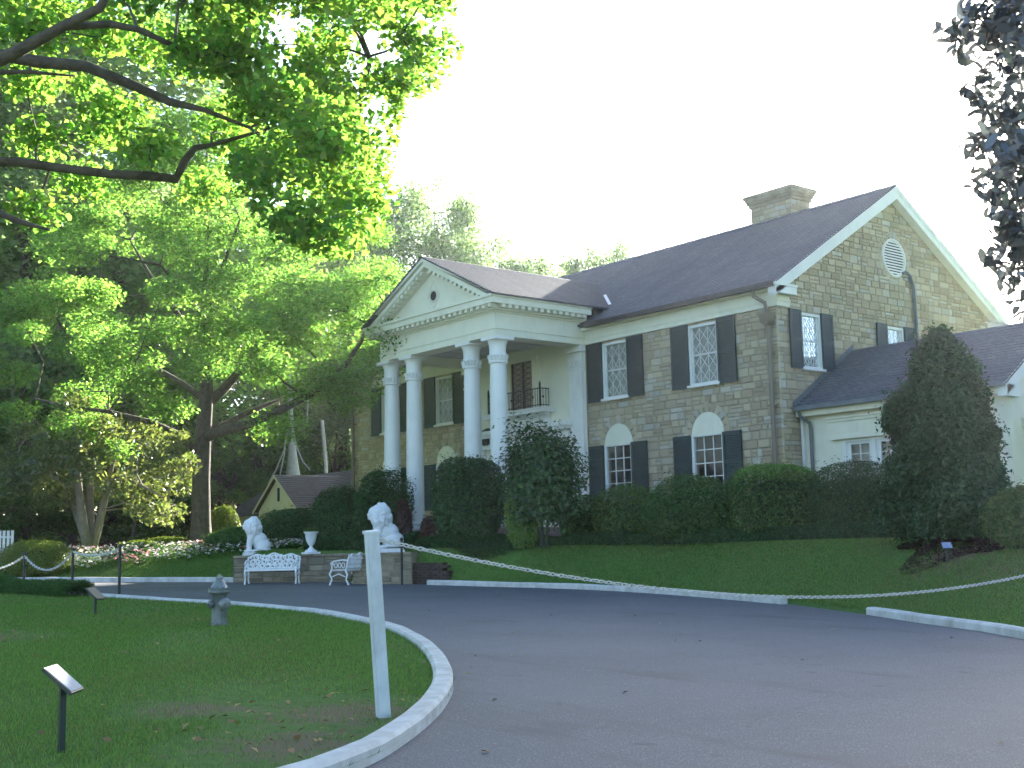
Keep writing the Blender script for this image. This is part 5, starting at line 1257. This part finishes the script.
# understory
up0 = forest_proto('understory_tree', '', 6.2, 3.0, 15000, .17, .11, 'l_under', 7, .05, 40)
GU = 'dark understory trees at the back of the lawn'
us = [(-100, 95, 1.9, 'far bushy tree at the left end of the wood'), (-30, 100, 2.0, 'far dark bushy tree beyond the dome bush'), (30, 104, 2.0, 'far dark bushy tree at the back of the wood'), (85, 106, 2.0, 'far dark bushy tree between the magnolia stems'), (135, 104, 2.0, 'far dark bushy tree right of the magnolia crown'), (180, 108, 2.0, 'far dark bushy tree left of the big trunk'), (225, 108, 2.0, 'far dark bushy tree right of the big trunk'), (275, 108, 2.1, 'far dark bushy tree far behind the cottage'), (-70, 75, 1.5, 'far bushy tree beyond the picket fence'), (0, 80, 1.6, 'far bushy tree deep behind the dome bush'), (55, 84, 1.6, 'far bushy tree left of the magnolia stems'), (105, 82, 1.5, 'far bushy tree right of the magnolia stems'), (155, 85, 1.6, 'far bushy tree between the magnolia and the big trunk'), (200, 88, 1.6, 'far bushy tree hidden behind the big trunk'), (245, 90, 1.7, 'far bushy tree above the left end of the cottage roof'), (-40, 50, 1.0, 'dark bushy tree at the left frame edge behind the dome bush'), (25, 54, 1.1, 'dark bushy tree behind the dome bush'), (75, 58, 1.2, 'dark bushy tree straight behind the magnolia stems'), (130, 55, .95, 'dark bushy tree behind the golden shrubs'), (170, 60, 1.15, 'dark bushy tree just left of the big trunk'), (232, 74, 1.35, 'dark bushy tree right of the big trunk, behind the cottage roof edge'), (265, 80, 1.5, 'dark bushy tree behind the cottage roof'), (335, 80, 1.6, 'dark bushy tree between the slim pole and the mansion corner'), (300, 82, 1.45, 'dark bushy tree behind the flared pole')]
for i, (px, d, sc, lab) in enumerate(us):
    p = gnd(px, 548, d)
    if i == 0: up0.location = tuple(p); up0['label'] = lab; up0['group'] = GU; up0.scale = (sc,)*3
    else: copy_thing(up0, p, i*2.1, sc, lab, GU)

# ---------------------------------------------------------------- flowers, grass, litter
n = 26000; X = rng.uniform(-27, -12.5, n); Y_ = rng.uniform(-15, -5, n); d = odist(X, Y_)
dm = np.clip(.5+.42*(X+20), .5, 2.7); ok = (d > dm) & (d < dm+3.4) & (rng.random(n) < .8); X = X[ok]; Y_ = Y_[ok]
P = np.stack([X, Y_, terrain(X, Y_)+rng.uniform(.08, .28, len(X))], 1)
V1, F1 = leaf_quads(P, .1, .06, flat=.6); Pf = P[rng.random(len(P)) < .36]; Pf = Pf+np.array((0, 0, .07)); V2, F2 = leaf_quads(Pf, .11, .1, flat=.9)
cid = (np.sin(Pf[:, 0]*1.7)+np.sin(Pf[:, 1]*2.3+1)+rng.normal(size=len(Pf))*.6 > 1.0)
me = np_mesh('flower_bed', np.vstack([V1, V2]), np.vstack([F1, F2+len(V1)]), ['l_shrub', 'f_white', 'f_pink'], np.r_[np.zeros(len(F1)), np.where(cid, 2, 1)])
tag(link('flower_bed', me), 'bed of white and pink flowers around the big tree', 'flower bed', kind='stuff')
def blades(name, label, X, Y_, Z, h, wd, mat):
    n = len(X); a = rng.uniform(0, 6.28, n); l_ = rng.uniform(.2, .9, n); hh = h*rng.uniform(.5, 1.3, n)
    bx = np.cos(a)*wd; by = np.sin(a)*wd; lean = rng.uniform(0, 6.28, n)
    tip = np.stack([X+np.cos(lean)*hh*l_, Y_+np.sin(lean)*hh*l_, Z+hh], 1)
    V = np.stack([np.stack([X-bx, Y_-by, Z], 1), np.stack([X+bx, Y_+by, Z], 1), tip], 1).reshape(-1, 3)
    pat = np.sin(X*.9+1.7*np.sin(Y_*.6))+np.sin(Y_*1.4+X*.5)+.8*np.sin(X*3.1+Y_*2.3); mi = (rng.random(n) < np.clip(.12+.1*pat, .03, .4)).astype(int)
    return tag(link(name, np_mesh(name, V, np.arange(n*3).reshape(-1, 3), [mat, 'drygrass'], mi)), label, 'grass', kind='stuff')
n = 1150000; X = rng.uniform(-13, 14, n); Y_ = rng.uniform(-29, -14.4, n)
dp = (np.stack([X, Y_], 1)-CAM[:2])@(CF[:2]/np.linalg.norm(CF[:2])); lat = np.abs((np.stack([X, Y_], 1)-CAM[:2])@(CR[:2]/np.linalg.norm(CR[:2])))
ok = inside(X, Y_, IBs) & (dp > 7) & (lat < dp*.62) & (rng.random(n) < np.clip(1.5-dp/26, .25, 1))
for (x, y, r) in PATCHES: ok &= ~((np.hypot(X-x, Y_-y) < r*.75) & (rng.random(n) < .72))
pn = np.sin(X*1.3+2*np.sin(Y_*.7))+np.sin(Y_*1.9+X*.6); ok &= rng.random(n) < np.clip(.75+.25*pn, .3, 1)
X = X[ok]; Y_ = Y_[ok]
dpk = dp[ok]; blades('grass', 'short mown grass on the near lawn', X, Y_, plane(X)+.05, .042, .0035*np.clip(dpk/11, 1, 2.4), 'grass')
n = 420000; X = rng.uniform(-9, 14, n); Y_ = rng.uniform(-12, -1.5, n); d = odist(X, Y_)
ok = (d > .22) & ~((X > -9.5) & (Y_ > -2.7) & (X < 5)) & ~((X < -5) & (Y_ > -5.2)); ok &= ~((np.hypot((X-cb[0]-.5)/1.1, (Y_-cb[1]-.1)) < 1.5+.4*rng.random(n)) & (rng.random(n) < .93)); X = X[ok]; Y_ = Y_[ok]
blades('grass', 'short mown grass on the bank in front of the mansion', X, Y_, terrain(X, Y_)-.005, .05, .008, 'grass')
n = 90000; X = rng.uniform(-19, -11.8, n); Y_ = rng.uniform(-14.5, -6.5, n); d = odist(X, Y_); ok = (d > .22) & (d < 4); X = X[ok]; Y_ = Y_[ok]
blades('grass', 'short mown grass below the flower bed', X, Y_, terrain(X, Y_)-.005, .05, .009, 'grass')
n = 420; X = rng.uniform(-6, 14, n); Y_ = rng.uniform(-27, -14, n); X = np.r_[X, rng.normal(11.8, .9, 70)]; Y_ = np.r_[Y_, rng.normal(-20.9, .8, 70)]; ok = inside(X, Y_, IBs); X = X[ok]; Y_ = Y_[ok]
P = np.stack([X, Y_, plane(X)+.085], 1); V, F = leaf_quads(P, .07, .045, flat=1.6); tag(link('fallen_leaves', np_mesh('fallen_leaves', V, F, 'straw')), 'scattered dry leaves on the near lawn', 'leaves', kind='stuff')
n = 130; X = rng.uniform(-8, 18, n); Y_ = rng.uniform(-24, -6, n); ok = ~inside(X, Y_, IBs) & (odist(X, Y_) < -.2); X = X[ok]; Y_ = Y_[ok]
P = np.stack([X, Y_, plane(X)+.012], 1); V, F = leaf_quads(P, .06, .04, flat=2.5); tag(link('fallen_leaves', np_mesh('fallen_leaves', V, F, 'straw')), 'scattered leaf litter on the driveway', 'leaves', kind='stuff')
# mulch under the conifer, its colour darkened for the shade there
n = 9000; a = rng.uniform(0, 6.28, n); q = np.sqrt(rng.random(n))*(1.5+.35*np.sin(a*3)+.25*np.sin(a*7+1)); X = cb[0]+.5+q*np.cos(a)*1.15; Y_ = cb[1]+.1+q*np.sin(a); P = np.stack([X, Y_, terrain(X, Y_)+.025], 1)
V, F = leaf_quads(P, .09, .03, flat=1.5); MT['mulch'] = leaf_mat('mulch', (.026, .021, .017), (.015, .012, .01), .1, .6, .02, .02)
tag(link('mulch', np_mesh('mulch', V, F, 'mulch')), 'dark bark mulch spread under the conifer', 'mulch', kind='stuff')

# ---------------------------------------------------------------- hydrant
hp = at(219, 629, 19.38); hp[2] = plane(hp[0])+.05
hy = thing('fire_hydrant', 'silver grey fire hydrant standing on the lawn by the inner kerb', 'hydrant', hp); hx, hyy, hz = hp
def hpart(mb, name, mat='hydrant', smooth=35): return mb.build(name, mat, hy, smooth)
mb = MB(); mb.lathe([(.15, -.05), (.15, .03), (.125, .035), (.118, .06), (.115, .3), (.118, .47), (.13, .5)], hp, 28)
for k in range(8): a = k*math.pi/4; mb.lathe([(.015, .03), (.015, .05)], (hx+.135*math.cos(a), hyy+.135*math.sin(a), hz), 6)
hpart(mb, 'barrel')
mb = MB(); mb.lathe([(.165, .5), (.172, .515), (.172, .545), (.165, .555), (.165, .562), (.172, .566), (.172, .585), (.15, .592)], hp, 28)
for k in range(10): a = k*math.pi/5; mb.lathe([(.014, .586), (.014, .606)], (hx+.15*math.cos(a), hyy+.15*math.sin(a), hz), 6)
hpart(mb, 'flange')
mb = MB(); mb.lathe([(.145, .59), (.12, .62), (.098, .66), (.08, .695), (.055, .715), (.05, .73), (.062, .735), (.062, .755), (.05, .765), (.03, .77), (.028, .8), (0.005, .803)], hp, 24)
bo = hpart(mb, 'bonnet', 'hydrantcap')
rt = Vector(tuple(CR[:2])+(0,)).normalized(); fw = Vector((-CF[0], -CF[1], 0)).normalized()
for (dr, r, ln) in (((rt*.72+fw*.69), .088, .1), ((-rt*.75+fw*.66), .058, .085), ((-rt*.6-fw*.8), .058, .085)):
    dr = dr.normalized(); c = Vector(tuple(hp))+Vector((0, 0, .34))
    mb = MB(); mb.lathe([(r*.85, .08), (r*.85, .12), (r*1.1, .122), (r*1.1, .12+ln*.6), (r*.9, .12+ln*.72), (r*.35, .12+ln*.78), (r*.35, .12+ln)], c, 20, dr); 
    hpart(mb, 'nozzle_cap', 'hydrantcap' if r > .06 else 'hydrant')
dr = (rt*.72+fw*.69).normalized(); c = Vector(tuple(hp))+Vector((0, 0, .34))
mb = MB(); cc = c+dr*.17; mb.tube([cc+Vector((0, 0, -.08))+rt*.02, cc+Vector((0, 0, -.16))+rt*.03, cc+Vector((0, 0, -.2))-rt*.03, c+Vector((0, 0, -.16))+dr*.11], .008, 5); hpart(mb, 'cap_chain')

# ---------------------------------------------------------------- posts and chains
pb = at(384, 725, 9.94); ptop = at(371.5, 533, 9.94); ax = norm(ptop-pb); 
def square_post(p0, p1, hw, ang, mat, name, label, group=None, cap=True):
    ax = Vector(tuple(p1-p0)).normalized(); u = Vector((math.cos(ang), math.sin(ang), 0)); u = (u-ax*u.dot(ax)).normalized(); v = ax.cross(u); Ln = np.linalg.norm(p1-p0)
    t = thing(name, label, 'post', p0, group); mb = MB(); c = Vector(tuple(p0))+ax*(Ln/2-.1)
    mb.obox(c, u, v, ax, hw, hw, Ln/2+.1)
    o = mb.build('post_shaft', mat, t)
    bm = bmesh.new(); bm.from_mesh(o.data); bmesh.ops.bevel(bm, geom=bm.edges[:], offset=.006, segments=2, affect='EDGES'); bm.to_mesh(o.data); bm.free()
    mb = MB(); c = Vector(tuple(p1)); mb.obox(c+ax*.006, u, v, ax, hw*1.18, hw*1.18, .012); mb.build('post_cap', mat, t)
    mb = MB(); e = c-ax*.06+v*0; q = Vector(tuple(CR)); mb.tube([e+q*(hw+.02*math.cos(s))+Vector((0, 0, .02*math.sin(s))) for s in np.linspace(0, 6.28, 10)[:-1]], .005, 5, True); mb.build('eye_bolt', 'chain', t)
    return t
camang = math.atan2(CR[1], CR[0])
square_post(pb, ptop, .05, camang+R(24), 'postwhite', 'chain_post', 'tall leaning white wooden post at the inner kerb in the foreground')
P1 = at(379.5, 539.5, 9.92); P2 = np.array((12.85, -9.9, -.81)); g = float(terrain(P2[0], P2[1]))
square_post(np.array((P2[0]+.05, P2[1]+.05, g)), np.array((P2[0]+.05, P2[1]+.05, P2[2]+.08)), .05, camang+R(20), 'postwhite', 'chain_post', 'white wooden post at the right kerb where the long chain ends')
def chain(P1, P2, sag, ln, wr, r, mat, label, group=None):
    P1 = np.asarray(P1); P2 = np.asarray(P2); t = np.linspace(0, 1, 400); P = P1+(P2-P1)*t[:, None]; P[:, 2] -= 4*sag*t*(1-t)
    s = np.r_[0, np.cumsum(np.linalg.norm(np.diff(P, axis=0), axis=1))]; n = max(3, int(s[-1]/ln)); mb = MB()
    for k in range(n):
        c = np.array([np.interp((k+.5)*s[-1]/n, s, P[:, i]) for i in range(3)]); c2 = np.array([np.interp((k+.6)*s[-1]/n, s, P[:, i]) for i in range(3)])
        tt = norm(c2-c); u = norm(np.cross(tt, (0, 0, 1))); v = np.cross(u, tt); ang = R(45)+(R(90) if k % 2 else 0)+.2*math.sin(k); b = u*math.cos(ang)+v*math.sin(ang)
        mb.tube([c+tt*ln*.62*math.cos(a)+b*wr*math.sin(a) for a in np.linspace(0, 2*math.pi, 9)[:-1]], r, 5, True)
    return tag(mb.build('chain', mat, None, 60, origin=P1, uv=False), label, 'chain', group)
chain(P1, P2, .5, .046, .016, .006, 'chain', 'long pale chain sagging across the driveway from the tall white post')
BG = 'black posts of the chain barrier at the left'
def black_post(px, py, top, d, label, group=BG):
    p = at(px, py, d); p[2] = plane(p[0])+.03; h = (py-top)*d/CP['f']
    t = thing('barrier_post', label, 'post', p, group); mb = MB(); mb.tube([(p[0], p[1], p[2]-.1), (p[0], p[1], p[2]+h)], .032, 10); mb.build('post_shaft', 'iron', t, 40)
    mb = MB(); mb.lathe([(.045, 0), (.05, .02), (.045, .05), (.02, .07)], (p[0], p[1], p[2]+h), 10); mb.build('post_cap', 'iron', t, 40)
    return np.array((p[0], p[1], p[2]+h))
q3 = black_post(23.5, 592, 556, 31.3, 'leftmost black barrier post, in front of the dome bush'); q1 = black_post(72, 595, 552, 29.7, 'black barrier post right of the dome bush'); q2 = black_post(119, 600, 549, 27.5, 'black barrier post behind the small black marker sign')
black_post(402, 584, 541, 33.4, 'black post beside the stone pier, behind the white post', 'lone black posts')
q0 = at(-40, 557, 33); dz = np.array((0, 0, -.03))
for a, b, s, lab in ((q0, q3, .32, 'white chain sagging from the leftmost black post out of the frame'), (q3, q1, .4, 'white chain sagging in front of the dome bush'), (q1, q2, .12, 'pale chain drawn nearly straight between the two right black posts')):
    chain(a+dz, b+dz, s, .07, .026, .011, 'chain', lab, 'chains of the left barrier')
# ---------------------------------------------------------------- small signs
def sign(p0, h, face_dir, w_, l_, facemat, label, tilt=42):
    t = thing('marker_sign', label, 'sign', p0); p0 = np.asarray(p0); mb = MB(); mb.box(p0[0]-.02, p0[0]+.02, p0[1]-.02, p0[1]+.02, p0[2]-.15, p0[2]+h); mb.build('stake', 'signmetal', t)
    f = np.array((math.cos(face_dir), math.sin(face_dir), 0)); s = np.array((-f[1], f[0], 0)); up = np.array((0, 0, 1.))
    a = f*math.cos(R(tilt))-up*math.sin(R(tilt)); nn = np.cross(s, a)
    if nn[2] < 0: nn = -nn
    c = p0+up*h; mb = MB(); mb.obox(c, a, s, nn, l_/2, w_/2, .012); mb.build('panel', 'signmetal', t)
    mb = MB(); mb.obox(c+nn*.0145, a, s, nn, l_/2-.012, w_/2-.012, .0025); mb.build('plaque', facemat, t)
s1 = at(61, 761, 8.48); s1[2] = plane(s1[0])+.05; fa = math.atan2(CR[1], CR[0])
sign(s1, .5, fa+R(4), .3, .26, 'plaque', 'small slanted marker sign with a pale plaque, near the bottom left corner')
s2 = at(95, 617, 22.2); s2[2] = plane(s2[0])+.05; sign(s2, .37, fa+R(-8), .36, .3, 'signmetal', 'small slanted black marker sign below the right black barrier post')
s3 = at(947, 549, 23.0); s3[2] = float(terrain(s3[0], s3[1])); sign(s3, .32, math.atan2(-CF[1], -CF[0]), .2, .16, 'blueplaque', 'tiny bluish plant label in the shade under the conifer', 50)
# white picket piece at the far left
f0 = at(-60, 582, 42); f1 = at(11, 582, 42); e = norm(f1-f0); mb = MB(); z0 = float(terrain(f1[0], f1[1]))
for k in range(18):
    c = f0+e*np.linalg.norm(f1-f0)*k/17; mb.obox((c[0], c[1], z0+.4), e, np.cross(e, (0, 0, 1)), (0, 0, 1), .045, .012, .42)
for z in (.2, .62): mb.obox(((f0[0]+f1[0])/2, (f0[1]+f1[1])/2, z0+z), e, np.cross(e, (0, 0, 1)), (0, 0, 1), np.linalg.norm(f1-f0)/2, .02, .03)
tag(mb.build('picket_fence', 'white', None, origin=(f1[0], f1[1], z0)), 'end of a low white picket fence at the left frame edge', 'fence')

# ---------------------------------------------------------------- thin haze added to stand in for lens glare
m, n_, l_, o_ = new_mat('haze'); pv = n_.new('ShaderNodeVolumePrincipled'); pv.inputs['Color'].default_value = (.86, .9, 1, 1)
pv.inputs['Density'].default_value = .00012; pv.inputs['Anisotropy'].default_value = .65; l_.new(pv.outputs[0], o_.inputs['Volume']); MT['haze'] = m
mb = MB(); mb.box(-440, 400, -400, 440, -4.2, 36); tag(mb.build('haze', 'haze', None, uv=False), 'thin pale haze added as a veil of glare', None, kind='stuff')
